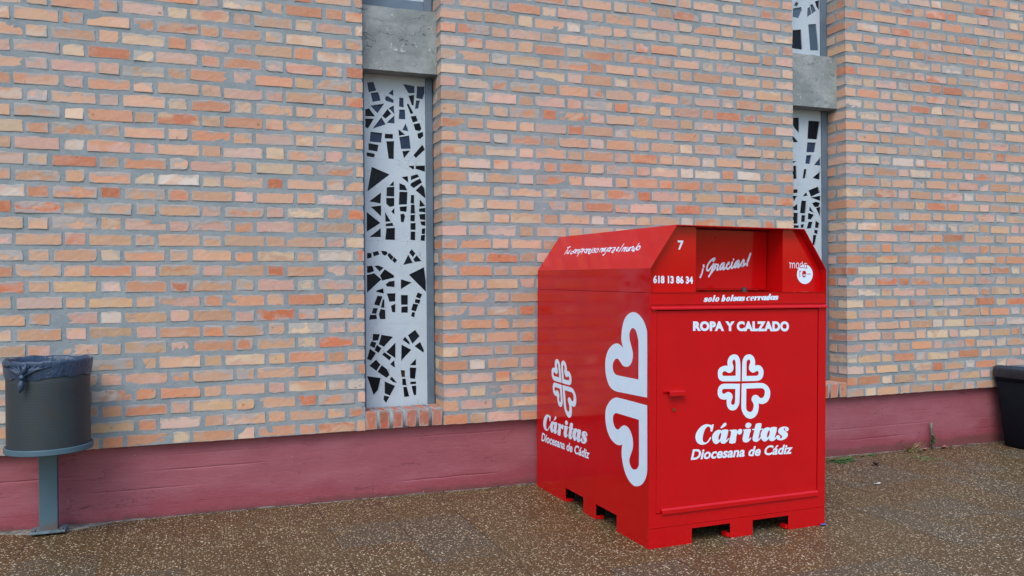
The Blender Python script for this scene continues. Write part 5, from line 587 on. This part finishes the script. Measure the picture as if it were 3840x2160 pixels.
# lintels
def lintel(x0, x1, seed):
    mb = MB(); r = random.Random(seed); nx, nz = 40, 34; z0, z1 = 3.0, 3.437; y0 = .10
    f = []
    for j in range(nz+1):
        for i in range(nx+1):
            x = x0+.0015+(x1-x0-.003)*i/nx; z = z0+(z1-z0)*j/nz; y = y0
            for k, lz in enumerate((3.12, 3.225, 3.33)):
                y += .006*max(0, noise.noise((x*5, k*9+seed, 2))+.25)*math.exp(-((z-lz-.004*noise.noise((x*6, k, seed)))/.006)**2)
                if z > lz: y -= .0012*math.sin(k*2+seed)
            y += .003*noise.noise((x*9, z*9, seed))+.0015*noise.noise((x*40, z*40, seed))
            if j == 0: z += .004*noise.noise((x*40, seed, 0))
            if j == nz: z += .007*noise.noise((x*12, seed, 0))
            f.append((x, y, z))
    mb.add(f, [(j*(nx+1)+i, j*(nx+1)+i+1, (j+1)*(nx+1)+i+1, (j+1)*(nx+1)+i) for j in range(nz) for i in range(nx)])
    bot = f[:nx+1]; top = f[-(nx+1):]
    mb.add(bot+[(p[0], .3, p[2]) for p in bot], [(i, nx+1+i, nx+2+i, i+1) for i in range(nx)])
    mb.add(top+[(p[0], .3, p[2]) for p in top], [(i, i+1, nx+2+i, nx+1+i) for i in range(nx)])
    return bpart(mb, 'lintel', CONC, smooth=True)
lintel(XA0, XA1, 1); lintel(XB0, XB1, 2)

# windows: pale cast panels pierced by chunks of dark glass
def window(x0, x1, z0, z1, panes, cuts, fr_l, fr_r, bot, label, tint):
    w = empty('window', (x0, PY, z0)); w.parent = building; w.matrix_parent_inverse = Matrix.Translation((0, -.3, -.07)); w['label'] = label
    inv = Matrix.Translation((-x0, -PY, -z0))
    def sub(mb_, name, mat, **kw):
        o_ = mb_.build(name, mat, w, **kw); o_.matrix_parent_inverse = inv; return o_
    pl, pr = x0+fr_l, x1-fr_r; zb_ = z0+bot
    mb = MB(); zz = [zb_]+cuts+[z1]
    ok = []
    for p in panes:
        mx, mz = sum(c[0] for c in p)/len(p), sum(c[1] for c in p)/len(p)
        gr_ = lambda v, m_: v+max(-.0022, min(.0022, (v-m_)*.12))
        q = [(min(max(gr_(x, mx), pl+.0015), pr-.003), min(max(gr_(z, mz), zb_+.004), z1-.004)) for x, z in p]
        if max(c[0] for c in q)-min(c[0] for c in q) > .006 and max(c[1] for c in q)-min(c[1] for c in q) > .006: ok.append(q)
    for a, b in zip(zz[:-1], zz[1:]):
        lp = [[(pl, a+.0002), (pr, a+.0002), (pr, b-.0002), (pl, b-.0002)]]+[q for q in ok if a < sum(c[1] for c in q)/len(q) < b]
        v, f = loops_mesh(lp, .011)
        mb.add([(p[0], PY+.011+p[2], p[1]) for p in v], f)
    sub(mb, 'panel', PANEL)
    mb = MB(); cols = []; r = random.Random(int(x0*10+z0*7))
    for q in ok:
        cx = sum(c[0] for c in q)/len(q); cz = sum(c[1] for c in q)/len(q)
        sx, sz = r.gauss(0, .05), r.gauss(0, .05)
        vs = [(cx+(x-cx)*1.0+.0016*(1 if x > cx else -1), PY+.0095+(x-cx)*sx+(z-cz)*sz, cz+(z-cz)+.0016*(1 if z > cz else -1)) for x, z in q]
        mb.add(vs, [tuple(range(len(q)))])
        t = r.random(); c = tint(cz, t)
        cols += [c]*len(q)
    g = sub(mb, 'pane', GLASS)
    at = g.data.attributes.new('ColA', 'FLOAT_COLOR', 'POINT'); at.data.foreach_set('color', [k for c in cols for k in c])
    mb = MB()
    if fr_r > .01: mb.box(x1-fr_r+.001, x1-.0045, PY-.012, PY+.06, z0, z1)
    if fr_l > .01: mb.box(x0+.0045, x0+fr_l-.001, PY-.012, PY+.06, z0, z1)
    if bot: mb.box(x0+fr_l, x1-fr_r, PY-.010, PY+.06, z0, z0+bot-.001)
    sub(mb, 'frame', FRAME, bevel=.003)
    mb = MB(); mb.box(x0, x1, PY+.024, .3, z0, z1); sub(mb, 'backing', DARK)
def tintA(z, t):
    if z < 1.15 and t > .90: return srgb(58, 40, 28, .8)
    if z > 2.5 and t > .45: return srgb(52, 66, 92, .8)  # sky reflection painted into the high panes as a bluer colour
    return srgb(20+10*t, 25+12*t, 36+14*t, .5)
hidden = [[(x+3.535, z-.02) for x, z in p] for p in PANES_A if max(c[1] for c in p) < 1.56]
upA = [[(x, z+3.56-.66) for x, z in p] for p in PANES_A if max(c[1] for c in p) < 1.9]
upB = [[(x+3.535, z+3.95-.66) for x, z in p] for p in PANES_A if max(c[1] for c in p) < 1.5]
window(XA0, XA1, SZ, 2.9995, PANES_A, [1.245, 1.828, 2.405], .050, .057, 0, 'window with pale panel full of dark glass chips left of the red bin', tintA)
window(XB0, XB1, SZ, 2.9995, PANES_B+hidden, [], .050, .066, 0, 'window with pale panel partly hidden behind the red bin', tintA)
window(XA0, XA1, 3.45, WZ1, upA, [], .034, .062, .095, 'upper window of which only the bottom rail shows above the lintel', tintA)
window(XB0, XB1, 3.45, WZ1, PANES_BU+upB, [], .034, .070, .02, 'upper window with glass chips above the lintel near the top right', lambda z, t: srgb(60+30*t, 78+32*t, 96+32*t, .8) if z < 3.9 and t > .3 else srgb(30, 36, 48, .8))  # pale blue panes carry the reflected sky in their colour

# ---------------------------------------------------------------- clothes bank
W, D, HS, HT, INS = 1.2518, 1.5109, 1.5558, 1.8033, .1740
bin_ = tag(empty('clothing_bank'), 'big glossy red metal clothes donation container with white hearts emblem and lettering', 'donation container')
bin_.matrix_world = Matrix((tuple(BOX['ex'])+(0,), tuple(BOX['ey'])+(0,), tuple(BOX['ez'])+(0,), (0, 0, 0, 1))).transposed()
bin_.matrix_world.translation = Vector(BOX['o'])
FX = lambda u, v, w: (u, w, v)     # front plane: u = x, v = z, w = depth
SX = lambda u, v, w: (w, u, v)     # side plane: u = y, v = z, w = x
def bp(mb_, name, mat, parent=None, **kw): return mb_.build(name, mat, parent or bin_, **kw)
T = .005; SEAM = 1.4215
nf = [(.285, .551), (.709, .974)]; ns = [(.354, .617), (.782, 1.044)]; NH, NHS = .0855, .0955
def notched(a0, a1, notch, nh, top):
    p = [(a0, 0)]
    for n0, n1 in notch: p += [(n0, 0), (n0, nh), (n1, nh), (n1, 0)]
    return p+[(a1, 0), (a1, top), (a0, top)]
mb = MB()
for xa, xb in ((0, T), (W-T, W)):                                    # side skins
    mb.prism(notched(0, D, ns, NHS, SEAM-.0012), SX, xa, xb)
    mb.prism([(0, SEAM+.0012), (D, SEAM+.0012), (D, HS), (0, HS)], SX, xa+(.0012 if xa == 0 else 0), xb-(.0012 if xb == W else 0))
mb.prism(notched(T, W-T, nf, NH, .1095), FX, 0, T)                    # front skirt with fork pockets
mb.prism([(T, .1115), (W-T, .1115), (W-T, .1895), (T, .1895)], FX, .0006, T)
mb.prism([(T, .1895), (.0465, .1895), (.0465, 1.331), (T, 1.331)], FX, .0006, T)
mb.prism([(1.1935, .1895), (W-T, .1895), (W-T, 1.331), (1.1935, 1.331)], FX, .0006, T)
mb.prism([(T, 1.331), (W-T, 1.331), (W-T, 1.4245), (T, 1.4245)], FX, .0006, T)
mb.prism([(T, 0), (W-T, 0), (W-T, HS), (W-INS, HT-T), (INS, HT-T), (T, HS)], FX, D-T, D)   # back
RC = .048                                                              # recessed upper front
mb.prism([(T, 1.4246), (.335, 1.4246), (.335, HT-.0052), (INS+.001, HT-.0052), (T+.001, HS-.001)], FX, RC, RC+T)
mb.prism([(.957, 1.4246), (W-T, 1.4246), (W-T-.001, HS-.001), (W-INS-.001, HT-.0052), (.957, HT-.0052)], FX, RC, RC+T)
mb.box(T, W-T, .0052, RC-.0002, 1.4190, 1.4243)                         # ledge
for s in (0, 1):                                                      # sloping shoulders
    a = (0, HS) if s == 0 else (W, HS); b = (INS, HT) if s == 0 else (W-INS, HT)
    nx, nz = (T*.82, -T*.57) if s == 0 else (-T*.82, -T*.57)
    q = [(a[0], a[1]+.0003), b, (b[0]+nx*.3, b[1]-T), (a[0]+(T if s == 0 else -T), a[1]+.0003)]
    mb.prism(q, FX, -.001, D+.001)
mb.box(INS+.0004, W-INS-.0004, -.001, D+.001, HT-T+.0002, HT-.0004)      # roof
# chute walls and floor
mb.prism([(RC+T, 1.4246), (.235, 1.4246), (.235, HT-T-.001), (RC+T, HT-T-.001)], SX, .957, .961)
mb.prism([(RC+T, 1.4246), (.235, 1.4246), (.235, HT-T-.001), (RC+T, HT-T-.001)], SX, .331, .335)
mb.box(.3352, .9568, RC-.0001, .235, 1.4195, 1.4243)
mb.prism([(.961, 1.4246), (.331, 1.4246), (.331, HT-T-.001), (.961, HT-T-.001)], FX, .236, .240)
# flanges showing in the pockets and a floor
for n0, n1 in nf:
    mb.box(n1-.020, n1-.0005, .0055, .055, .006, .028)
for n0, n1 in ns: mb.box(.0055, .05, n1-.0195, n1-.0005, .004, .022)
body = bp(mb, 'body', RED)
mb = MB(); mb.box(.006, W-.006, .0065, D-.006, .098, .104)
for n0, n1 in ns:
    for yy in (n0-.004, n1+.001): mb.box(.07, W-.07, yy, yy+.003, .004, .097)
bp(mb, 'base_plate', DARK)
# rain lips
def lip(z, x0, x1, yo, drop, up, name, parent=None):
    mb = MB(); pr = [(.0005, z+up), (-yo, z+.004), (-yo, z-drop), (-yo+.003, z-drop), (-yo+.003, z-.001), (.0005, z-.001)]
    mb.prism(pr, SX, x0, x1); return bp(mb, name, RED, parent)
lip(1.331, .006, W+.001, .0125, .004, .0165, 'rain_lip')
mb = MB(); mb.box(.006, W-.006, -.0035, .0004, 1.3565, 1.3595); mb.box(.006, W-.006, -.0035, .0004, 1.4215, 1.4248); bp(mb, 'edge_strip', RED)
# door
mb = MB(); mb.prism([(.0500, .192), (1.1895, .192), (1.1895, 1.322), (.0500, 1.322)], FX, .0022, .024)
door = bp(mb, 'door', RED, bevel=.0025)
lip(.2035, .080, 1.190, .0115, .017, .0150, 'bottom_rail', door)
mb = MB(); mb.box(.080, 1.189, -.0015, .0020, .2195, .2222); bp(mb, 'seam_strip', RED, door)
mb = MB()
mb.prism([(.0015, .8735), (-.030, .8735), (-.033, .8705), (-.033, .848), (-.030, .848), (-.030, .869), (.0015, .869)], SX, .112, .218)
mb.prism([(.0015, .8735), (-.005, .8735), (-.005, .866), (.0015, .866)], SX, .088, .112)
bp(mb, 'handle', RED, door)
mb = MB(); k = [(.158+.0135*math.cos(a*math.pi/10), .769+.0135*math.sin(a*math.pi/10)) for a in range(20)]
mb.prism(k, FX, -.004, .0021); lockring = bp(mb, 'lock', RED, door)
mb = MB(); k = [(.158+.0095*math.cos(a*math.pi/8), .767+.0095*math.sin(a*math.pi/8)) for a in range(16)]
mb.prism(k, FX, -.0065, -.004); mb.box(.1565, .1595, -.0068, -.0062, .761, .773); bp(mb, 'lock_cylinder', BRASS, door)
mb = MB(); mb.prism([(.155, .786), (.161, .786), (.158, .792)], FX, -.007, .002); bp(mb, 'lock_pin', RED, door)
# hatch
FH = lambda u, v, w: (u, w-.008-(v-1.441)*.02, v)
mb = MB(); mb.prism([(.340, 1.441), (.951, 1.441), (.951, 1.792), (.340, 1.792)], FH, .200, .206)
hatch = bp(mb, 'hatch', RED)
mb = MB(); mb.box(.340, .964-.012, .155, .190, 1.4335, 1.4385); bp(mb, 'hatch_lip', RED, hatch)
mb = MB(); mb.prism([(.565, 1.740), (.66, 1.740), (.655, 1.750), (.57, 1.750)], FH, .196, .1995); bp(mb, 'hatch_grip', RED, hatch)
mb = MB(); mb.lathe([(.0185, 1.4244), (.0185, 1.432), (.016, 1.442), (.010, 1.450), (.003, 1.453), (.0005, 1.4535)], 20, .660, .030); bp(mb, 'rubber_buffer', RUBBER, smooth=True)

# vinyl lettering and emblems, a fraction of a millimetre proud of the paint
def decal(name, loops_list, fn, w, parent, mat=None):
    mb = MB()
    for i, lp in enumerate(loops_list):
        v, f = loops_mesh(lp); mb.add([fn(p[0], p[1], w-i*1.5e-5) for p in v], f)
    return bp(mb, name, mat or WHITE, parent)
def text_decal(name, txt, quad, fn, w, parent, bold, shear=0, space=1.0):
    v, f = text_lists(txt, bold, shear, space); q = to_quad(v, quad)
    mb = MB(); mb.add([fn(a, b, w) for a, b in q], f); return bp(mb, name, WHITE, parent)
DF = .0014
em = [EMBLEM[i:i+2] for i in range(0, 8, 2)]
decal('emblem', em, FX, DF, door)
decal('name_lettering', CARITAS, FX, DF, door)
text_decal('diocese_lettering', 'Diocesana de Cádiz', QUADS['dio'], FX, DF, door, .03, .18)
text_decal('purpose_lettering', 'ROPA Y CALZADO', QUADS['ropa'], FX, DF, door, .058, 0, 1.05)
text_decal('phone_lettering', '618 13 86 34', QUADS['phone'], FX, RC-.0006, body, .045, 0, 1.04)
text_decal('number_lettering', '7', QUADS['seven'], FX, RC-.0006, body, .030)
mp = lambda M: (lambda p: (p[0]*M[0][0]+p[1]*M[1][0]+M[2][0], p[0]*M[0][1]+p[1]*M[1][1]+M[2][1]))
mE, mT = mp(SIDE_MAP_E), mp(SIDE_MAP_T)
decal('side_emblem', [[[mE(p) for p in lp] for lp in g] for g in em], SX, -.0006, body)
decal('side_name_lettering', [[[mT(p) for p in lp] for lp in g] for g in CARITAS], SX, -.0006, body)
text_decal('side_diocese_lettering', 'Diocesana de Cádiz', [mT(p) for p in QUADS['dio']], SX, -.0006, body, .03, .18)
decal('half_emblem', [EMBLEM_SIDE[0:2], EMBLEM_SIDE[2:4]], SX, -.0006, body)
mb = MB()
for i, s_ in enumerate(GRACIAS): stroke(mb, s_, .0125 if i in (0, 11, 12, 9) else .0105, FH, .1994-i*3e-5)
bp(mb, 'thanks_lettering', WHITE, hatch)
sl = Vector((INS, 0, HT-HS)).normalized(); sn = Vector((-sl.z, 0, sl.x))
CH = lambda u, v, w: tuple(Vector((0, u, HS))+sl*v+sn*w)
mb = MB()
for i, s_ in enumerate(SLOGAN): stroke(mb, s_, .0078, CH, .0007+i*1.2e-5)
bp(mb, 'slogan_lettering', WHITE, body)
# small round logo
cx, cz, rx, rz = MODA_C
mb = MB(); mb.add([FX(cx+rx*math.cos(a*math.pi/24), cz+rz*math.sin(a*math.pi/24), RC-.0006) for a in range(48)], [tuple(range(48))])
for i, s_ in enumerate(MODA_W): stroke(mb, s_, .0042, FX, RC-.0009-i*4e-5)
bp(mb, 'round_logo', WHITE, body)
mb = MB()
for i, s_ in enumerate(MODA_R): stroke(mb, s_, .0038, FX, RC-.0016-i*4e-5)
v, f = loops_mesh(MODA_E); mb.add([FX(p[0], p[1], RC-.0022) for p in v], f)
bp(mb, 'logo_lettering', RED, body)
# 'solo bolsas cerradas' in the same fat italic as the big name
def unit(loops):
    x0 = min(p[0] for l in loops for p in l); z0 = min(p[1] for l in loops for p in l); h = max(p[1] for l in loops for p in l)-z0
    return [[((p[0]-x0)/h, (p[1]-z0)/h) for p in l] for l in loops]
sk = lambda pts, s=.22: [(x+s*y, y) for x, y in pts]
ell = lambda cx, cy, a, b, t0=0, t1=360, n=28: [(cx+a*math.cos(math.radians(t0+(t1-t0)*i/n)), cy+b*math.sin(math.radians(t0+(t1-t0)*i/n))) for i in range(n)]
stem = lambda x, h: sk([(x, .03), (x+.10, 0), (x+.24, 0), (x+.36, .08), (x+.36, h), (x-.06, h-.04), (x-.06, h-.10), (x, h-.14)])
GL = {'s': unit(CARITAS[8]), 'a': unit(CARITAS[7]), 'r': unit(CARITAS[3]), 'c': unit(CARITAS[0]),
      'o': [sk(ell(.44, .5, .42, .52)), sk(ell(.44, .5, .085, .36))],
      'l': [stem(.05, 1.48)],
      'b': [stem(.05, 1.48)[:5]+sk([(.05, 1.44), (.05, .03)])[:0]+stem(.05, 1.48)[5:], sk(ell(.46, .5, .40, .52, -95, 95)+[(.40, .92), (.45, .75), (.48, .5), (.45, .25), (.40, .1)])],
      'd': [stem(.48, 1.48), sk(ell(.42, .5, .40, .52, 80, 280)+[(.50, .1), (.44, .25), (.40, .5), (.44, .75), (.50, .92)])],
      'e': [sk(ell(.42, .5, .40, .52, 0, 318)+[(.62, .26), (.50, .12), (.42, .12), (.38, .42), (.80, .46)]), sk([(.40, .56), (.40, .80), (.45, .90), (.50, .86), (.52, .72), (.52, .58)])]}
ADV = {'s': .92, 'a': 1.12, 'r': .96, 'c': .90, 'o': 1.12, 'l': .66, 'b': 1.14, 'd': 1.16, 'e': 1.08, ' ': .46}
x = 0; vs_all = []; fs_all = []; dp = []
for ch in 'solo bolsas cerradas':
    if ch != ' ':
        for k, lp in enumerate(([GL[ch]] if ch not in 'bd' else [[g] for g in GL[ch]])):
            kx_ = .94 if ch in 'sarc' else 1.16; v, f = loops_mesh([[(p[0]*kx_+x, p[1]) for p in l] for l in lp]); o_ = len(vs_all)
            vs_all += v; fs_all += [tuple(i+o_ for i in t) for t in f]; dp += [k*3e-5+len(dp)*1e-8]*len(v)
    x += ADV[ch]
q = to_quad(vs_all, QUADS['solo'])
mb = MB(); mb.add([FX(a, b, -.0003-d) for (a, b), d in zip(q, dp)], fs_all); bp(mb, 'notice_lettering', WHITE, body)

# ---------------------------------------------------------------- litter bin on its post
LX, LY = -1.288, -.262
lb = tag(empty('litter_bin', (LX, LY, gz(LX, LY))), 'round perforated dark grey steel litter bin on a rusty post', 'litter bin')
zg = gz(LX, LY); R0 = .209; zb0, zb1 = .612-zg, 1.105-zg
mb = MB(); mb.lathe([(R0, zb0), (R0, zb0+.12), (R0, zb0+.25), (R0, zb0+.38), (R0, zb1), (R0-.004, zb1), (R0-.004, zb0)], 72); mb.build('basket', BASKET, lb, smooth=True)
mb = MB(); mb.lathe([(R0-.01, zb0+.002), (R0+.004, zb0+.026), (R0+.0125, zb0+.026), (R0+.014, zb0+.022), (R0+.014, zb0-.003), (R0+.010, zb0-.007), (R0-.02, zb0-.007), (.001, zb0-.006)], 72); mb.build('base_ring', STEEL, lb, smooth=False)
mb = MB(); px, py = -1.322-LX, -.075-LY; mb.box(px-.048, px+.048, py-.025, py+.025, .004, zb0-.0075); mb.build('post', STEEL, lb, bevel=.004)
mb = MB(); mb.box(px-.092, px+.090, py-.06, py+.07, .016, .028); mb.build('foot_plate', PLATE, lb, bevel=.002)
for bx0 in (px-.072, px+.070):
    mb = MB(); mb.lathe([(.0005, .042), (.009, .041), (.0105, .036), (.0105, .0282)], 6, bx0, py-.035); mb.build('bolt', STEEL, lb)
mb = MB()
mb.lathe([(R0+.006, zb1-.09), (R0+.008, zb1-.02), (R0+.010, zb1-.004), (R0+.006, zb1+.003), (R0-.006, zb1+.001)], 72); 
# liner folded over the rim, knotted in front
def bagfn(p, a, r, z):
    k = 1+.004*math.sin(a*5+2)*(1 if r > R0 else .3)+.006*noise.noise((math.cos(a)*6, math.sin(a)*6, z*16))
    front = max(0, math.cos(a-math.radians(247)))**8
    dz = .010*noise.noise((math.cos(a)*3, math.sin(a)*3, 1))
    if z < zb1-.03: dz += -.012*front+.010*noise.noise((math.cos(a)*4, math.sin(a)*4, 7))
    return (p[0]*k, p[1]*k, z+dz)
mb = MB()
mb.lathe([(R0+.006, zb1-.078), (R0+.008, zb1-.066), (R0+.0095, zb1-.05), (R0+.011, zb1-.034), (R0+.013, zb1-.016), (R0+.0145, zb1-.001), (R0+.0135, zb1+.010), (R0+.007, zb1+.014), (R0-.001, zb1+.012), (R0-.007, zb1+.001), (R0-.011, zb1-.03), (R0-.016, zb1-.09), (R0-.03, zb1-.2), (.1, zb1-.26), (.004, zb1-.25)], 120, fn=bagfn)
ak = math.radians(247); kx, ky = (R0+.012)*math.cos(ak), (R0+.012)*math.sin(ak)
rk = random.Random(4)
for i in range(9):          # gathers running into the knot
    t = (i-4)/4; x0_ = kx+t*.12; a_ = math.atan2(ky, x0_)
    rr = R0+.014
    a1 = ak+t*.62
    mb.tube([(rr*math.cos(a1), rr*math.sin(a1), zb1-.004-.01*abs(t)), ((rr+.006)*math.cos(ak+t*.3), (rr+.006)*math.sin(ak+t*.3), zb1-.030), (kx*1.03, ky*1.05, zb1-.066)], [.004, .0065, .009], 7)
mb.tube([(kx*1.04, ky*1.07, zb1-.055), (kx*1.06, ky*1.10, zb1-.07), (kx*1.05, ky*1.09, zb1-.082)], [.010, .017, .009], 10)
mb.tube([(kx*1.04, ky*1.08, zb1-.080), (kx*1.08, ky*1.10, zb1-.105), (kx*1.13, ky*1.10, zb1-.135), (kx*1.17, ky*1.09, zb1-.150)], [.008, .017, .013, .003], 10)
mb.tube([(kx*1.03, ky*1.06, zb1-.055), (kx*.90, ky*1.12, zb1-.028), (kx*.78, ky*1.11, zb1+.006)], [.009, .014, .003], 8)
o = mb.build('bin_bag', BAGBLUE, None, smooth=True); o.location = lb.location
tag(o, 'blue-black plastic bag folded over the rim of the round litter bin and knotted', 'bin bag')

# ---------------------------------------------------------------- black bin at the right edge
bx_, by_ = 6.512, -.265; zg2 = gz(bx_, by_)
def rsq(hx, hy, r, n=6):
    hx *= .783; hy *= .783; out = []
    for sx, sy, a0 in ((1, 1, 0), (-1, 1, 90), (-1, -1, 180), (1, -1, 270)):
        for k in range(n+1):
            a = math.radians(a0+90*k/n); out.append((sx*(hx-r)+r*math.cos(a), sy*(hy-r)+r*math.sin(a)))
    return out
def loft(mb, secs, cap=True):
    n = len(secs[0][0]); vs = [(x, y, z) for ring, z in secs for x, y in ring]; m = len(secs)
    mb.add(vs, [(i*n+k, i*n+(k+1) % n, (i+1)*n+(k+1) % n, (i+1)*n+k) for i in range(m-1) for k in range(n)]+([tuple(range(n-1, -1, -1))] if cap else []))
wb = tag(empty('waste_bin', (bx_, by_, zg2)), 'black plastic tapered waste bin cut off by the right edge of the photo', 'waste bin')
mb = MB(); loft(mb, [(rsq(.236, .236, .05), 0), (rsq(.243, .243, .05), .02), (rsq(.300, .300, .05), .60), (rsq(.296, .296, .045), .60), (rsq(.24, .24, .04), .05)]); mb.build('body', BLACKP, wb, smooth=True)
mb = MB(); loft(mb, [(rsq(.302, .302, .05), .600), (rsq(.309, .309, .05), .608), (rsq(.311, .311, .05), .64), (rsq(.308, .308, .05), .65), (rsq(.304, .304, .045), .66), (rsq(.30, .30, .045), .60)], False); mb.build('rim', BLACKP, wb, smooth=True)
def ringn(hx, hy, z, amp, sd):
    return [(x*(1+amp*noise.noise((x*9, y*9, sd))), y*(1+amp*noise.noise((x*9, y*9, sd+5)))) for x, y in rsq(hx, hy, .05, 10)], z
mb = MB(); secs = []
for hx, z, amp in ((.3145, .615, .03), (.318, .63, .03), (.321, .66, .03), (.320, .685, .02), (.312, .70, .02), (.300, .700, .02), (.290, .62, .03), (.24, .5, .05)): secs.append(ringn(hx, hx, z, amp, z*3))
n_ = len(secs[0][0]); vs = []
for ring, z in secs:
    for x, y in ring: vs.append((x*(1+.02*noise.noise((x*22, y*22, z*60))), y*(1+.02*noise.noise((x*22, y*22, z*60+9))), z+.026*noise.noise((x*7, y*7, 2))+(.022 if (x < -.1 and y > .1) else 0)))
mb.add(vs, [(i*n_+k, i*n_+(k+1) % n_, (i+1)*n_+(k+1) % n_, (i+1)*n_+k) for i in range(len(secs)-1) for k in range(n_)]+[tuple((len(secs)-1)*n_+k for k in range(n_))])
o = mb.build('bin_bag', BAGBLACK, None, smooth=True); o.location = wb.location
tag(o, 'shiny black plastic bag folded over the rim of the black waste bin', 'bin bag')

# ---------------------------------------------------------------- weeds and litter
rw = random.Random(21)
def blade(mb, p, d, L, w, bend):
    p = Vector(p); d = Vector(d).normalized(); sd = d.cross(Vector((0, 0, 1)));
    sd = sd.normalized() if sd.length > .01 else Vector((1, 0, 0)); prev = None; n = 5; vs = []
    for i in range(n+1):
        t = i/n; q = p+d*L*t+Vector((0, 0, -bend*t*t)); ww = w*(1-t)**.7*(.6+.8*min(1, t*3)); vs += [q+sd*ww, q-sd*ww]
    mb.add(vs, [(2*i, 2*i+1, 2*i+3, 2*i+2) for i in range(n)])
def tuft(name, x, y, n, L, w, mat, label, spread=1.0, up=.6, rad=.02, back=True):
    z = gz(x, y); o_ = MB()
    for i in range(n):
        a = rw.uniform(0, 2*math.pi); r = rw.uniform(0, rad)
        dy = math.sin(a); dy = -abs(dy) if back else dy
        blade(o_, (r*math.cos(a)*1.6, r*dy, -.002), (math.cos(a)*spread, dy*spread, up+rw.random()*.6), L*rw.uniform(.5, 1.1), w*rw.uniform(.6, 1.2), L*rw.uniform(.1, .5))
    ob = o_.build(name, mat, None, smooth=False, recalc=False); ob.location = (x, y, z); return tag(ob, label, 'weed', 'weeds along the foot of the wall')
tuft('weed', 4.44, -.055, 60, .10, .010, LEAF, 'bright green leafy weed at the wall foot just right of the red bin', 1.4, .35, .09)
tuft('weed', 4.83, .010, 34, .06, .008, LEAF, 'small flat green weed at the wall foot, second from the red bin', 1.5, .25, .05)
tuft('weed', 5.32, .012, 60, .15, .005, STRAW, 'straw-coloured grass tuft drying at the wall foot', .8, .7, .05)
tuft('weed', 5.27, .010, 26, .06, .006, STRAW, 'low clump of withered straw at the wall foot left of the taller tuft', 1.5, .2, .06)
tuft('weed', 5.15, -.27, 70, .040, .008, LEAF, 'flat green weed patch on the paving away from the wall', 1.6, .2, .11, False)
tuft('weed', 4.33, -1.275, 60, .022, .005, LEAF, 'thin green weed strip in a paving joint far right', 1.6, .15, .13, False)
tuft('weed', .93, .006, 34, .035, .0022, STRAW, 'pale wispy dry weed at the wall foot below the left window', 1.2, .6, .06)
ts = empty('weed', (5.576, .008, gz(5.576, .008))); tag(ts, 'tall thin grey weed stem with green leaves standing against the red plinth', 'weed', 'weeds along the foot of the wall')
mb = MB(); mb.tube([(0, 0, -.005), (.004, .004, .08), (-.002, .008, .16), (-.004, .010, .235)], [.011, .010, .010, .013], 8); mb.build('stem', GREYSTEM, ts, smooth=True)
mb = MB()
for i in range(46):
    zz = rw.uniform(.03, .13); a = rw.uniform(math.pi, 2*math.pi); blade(mb, (.004*math.cos(a), .004*math.sin(a), zz), (math.cos(a), math.sin(a), rw.uniform(.1, 1.4)), rw.uniform(.02, .045), .006, .012)
for i in range(10):
    zz = rw.uniform(.15, .23); a = rw.uniform(math.pi, 2*math.pi); blade(mb, (0, 0, zz), (math.cos(a), math.sin(a), .7), .022, .004, .006)
mb.build('leaf', LEAF, ts, recalc=False)
def litter(name, x, y, L, w, mat, rz, label, cat, curl=.008):
    o_ = MB(); n = 6; vs = []
    for i in range(n+1):
        t = i/n; ww = w*math.sin(math.pi*min(.98, max(.06, t)))
        for s_ in (-1, 0, 1): vs.append(((t-.5)*L, s_*ww, .004+curl*(abs(s_)*.8+(2*t-1)**2)+.003*rw.random()))
    o_.add(vs, [(i*3+k, i*3+k+1, i*3+k+4, i*3+k+3) for i in range(n) for k in range(2)])
    ob = o_.build(name, mat, None, smooth=True); ob.location = (x, y, gz(x, y)); ob.rotation_euler = (0, 0, rz); return tag(ob, label, cat)
litter('dead_leaf', 4.604, -.329, .085, .024, DEAD, .3, 'dark brown curled dead leaf lying alone on the paving', 'leaf', .02)
litter('dead_leaf', 5.46, -.012, .075, .02, RUSTLEAF, .2, 'dull red dead leaf at the wall foot left of the tall weed stem', 'leaf', .010)
litter('dead_leaf', 5.70, -.004, .09, .022, RUSTLEAF, .5, 'dull red dead leaf at the wall foot right of the tall weed stem', 'leaf', .012)
litter('paper_scrap', 4.144, -.813, .07, .014, SCRAP, .1, 'small pale grey scrap of paper on the paving', 'litter', .004)
litter('plastic_scrap', 3.055, -1.490, .06, .016, BLUE, .4, 'tiny blue plastic scrap under the right front corner of the red container', 'litter', .003)
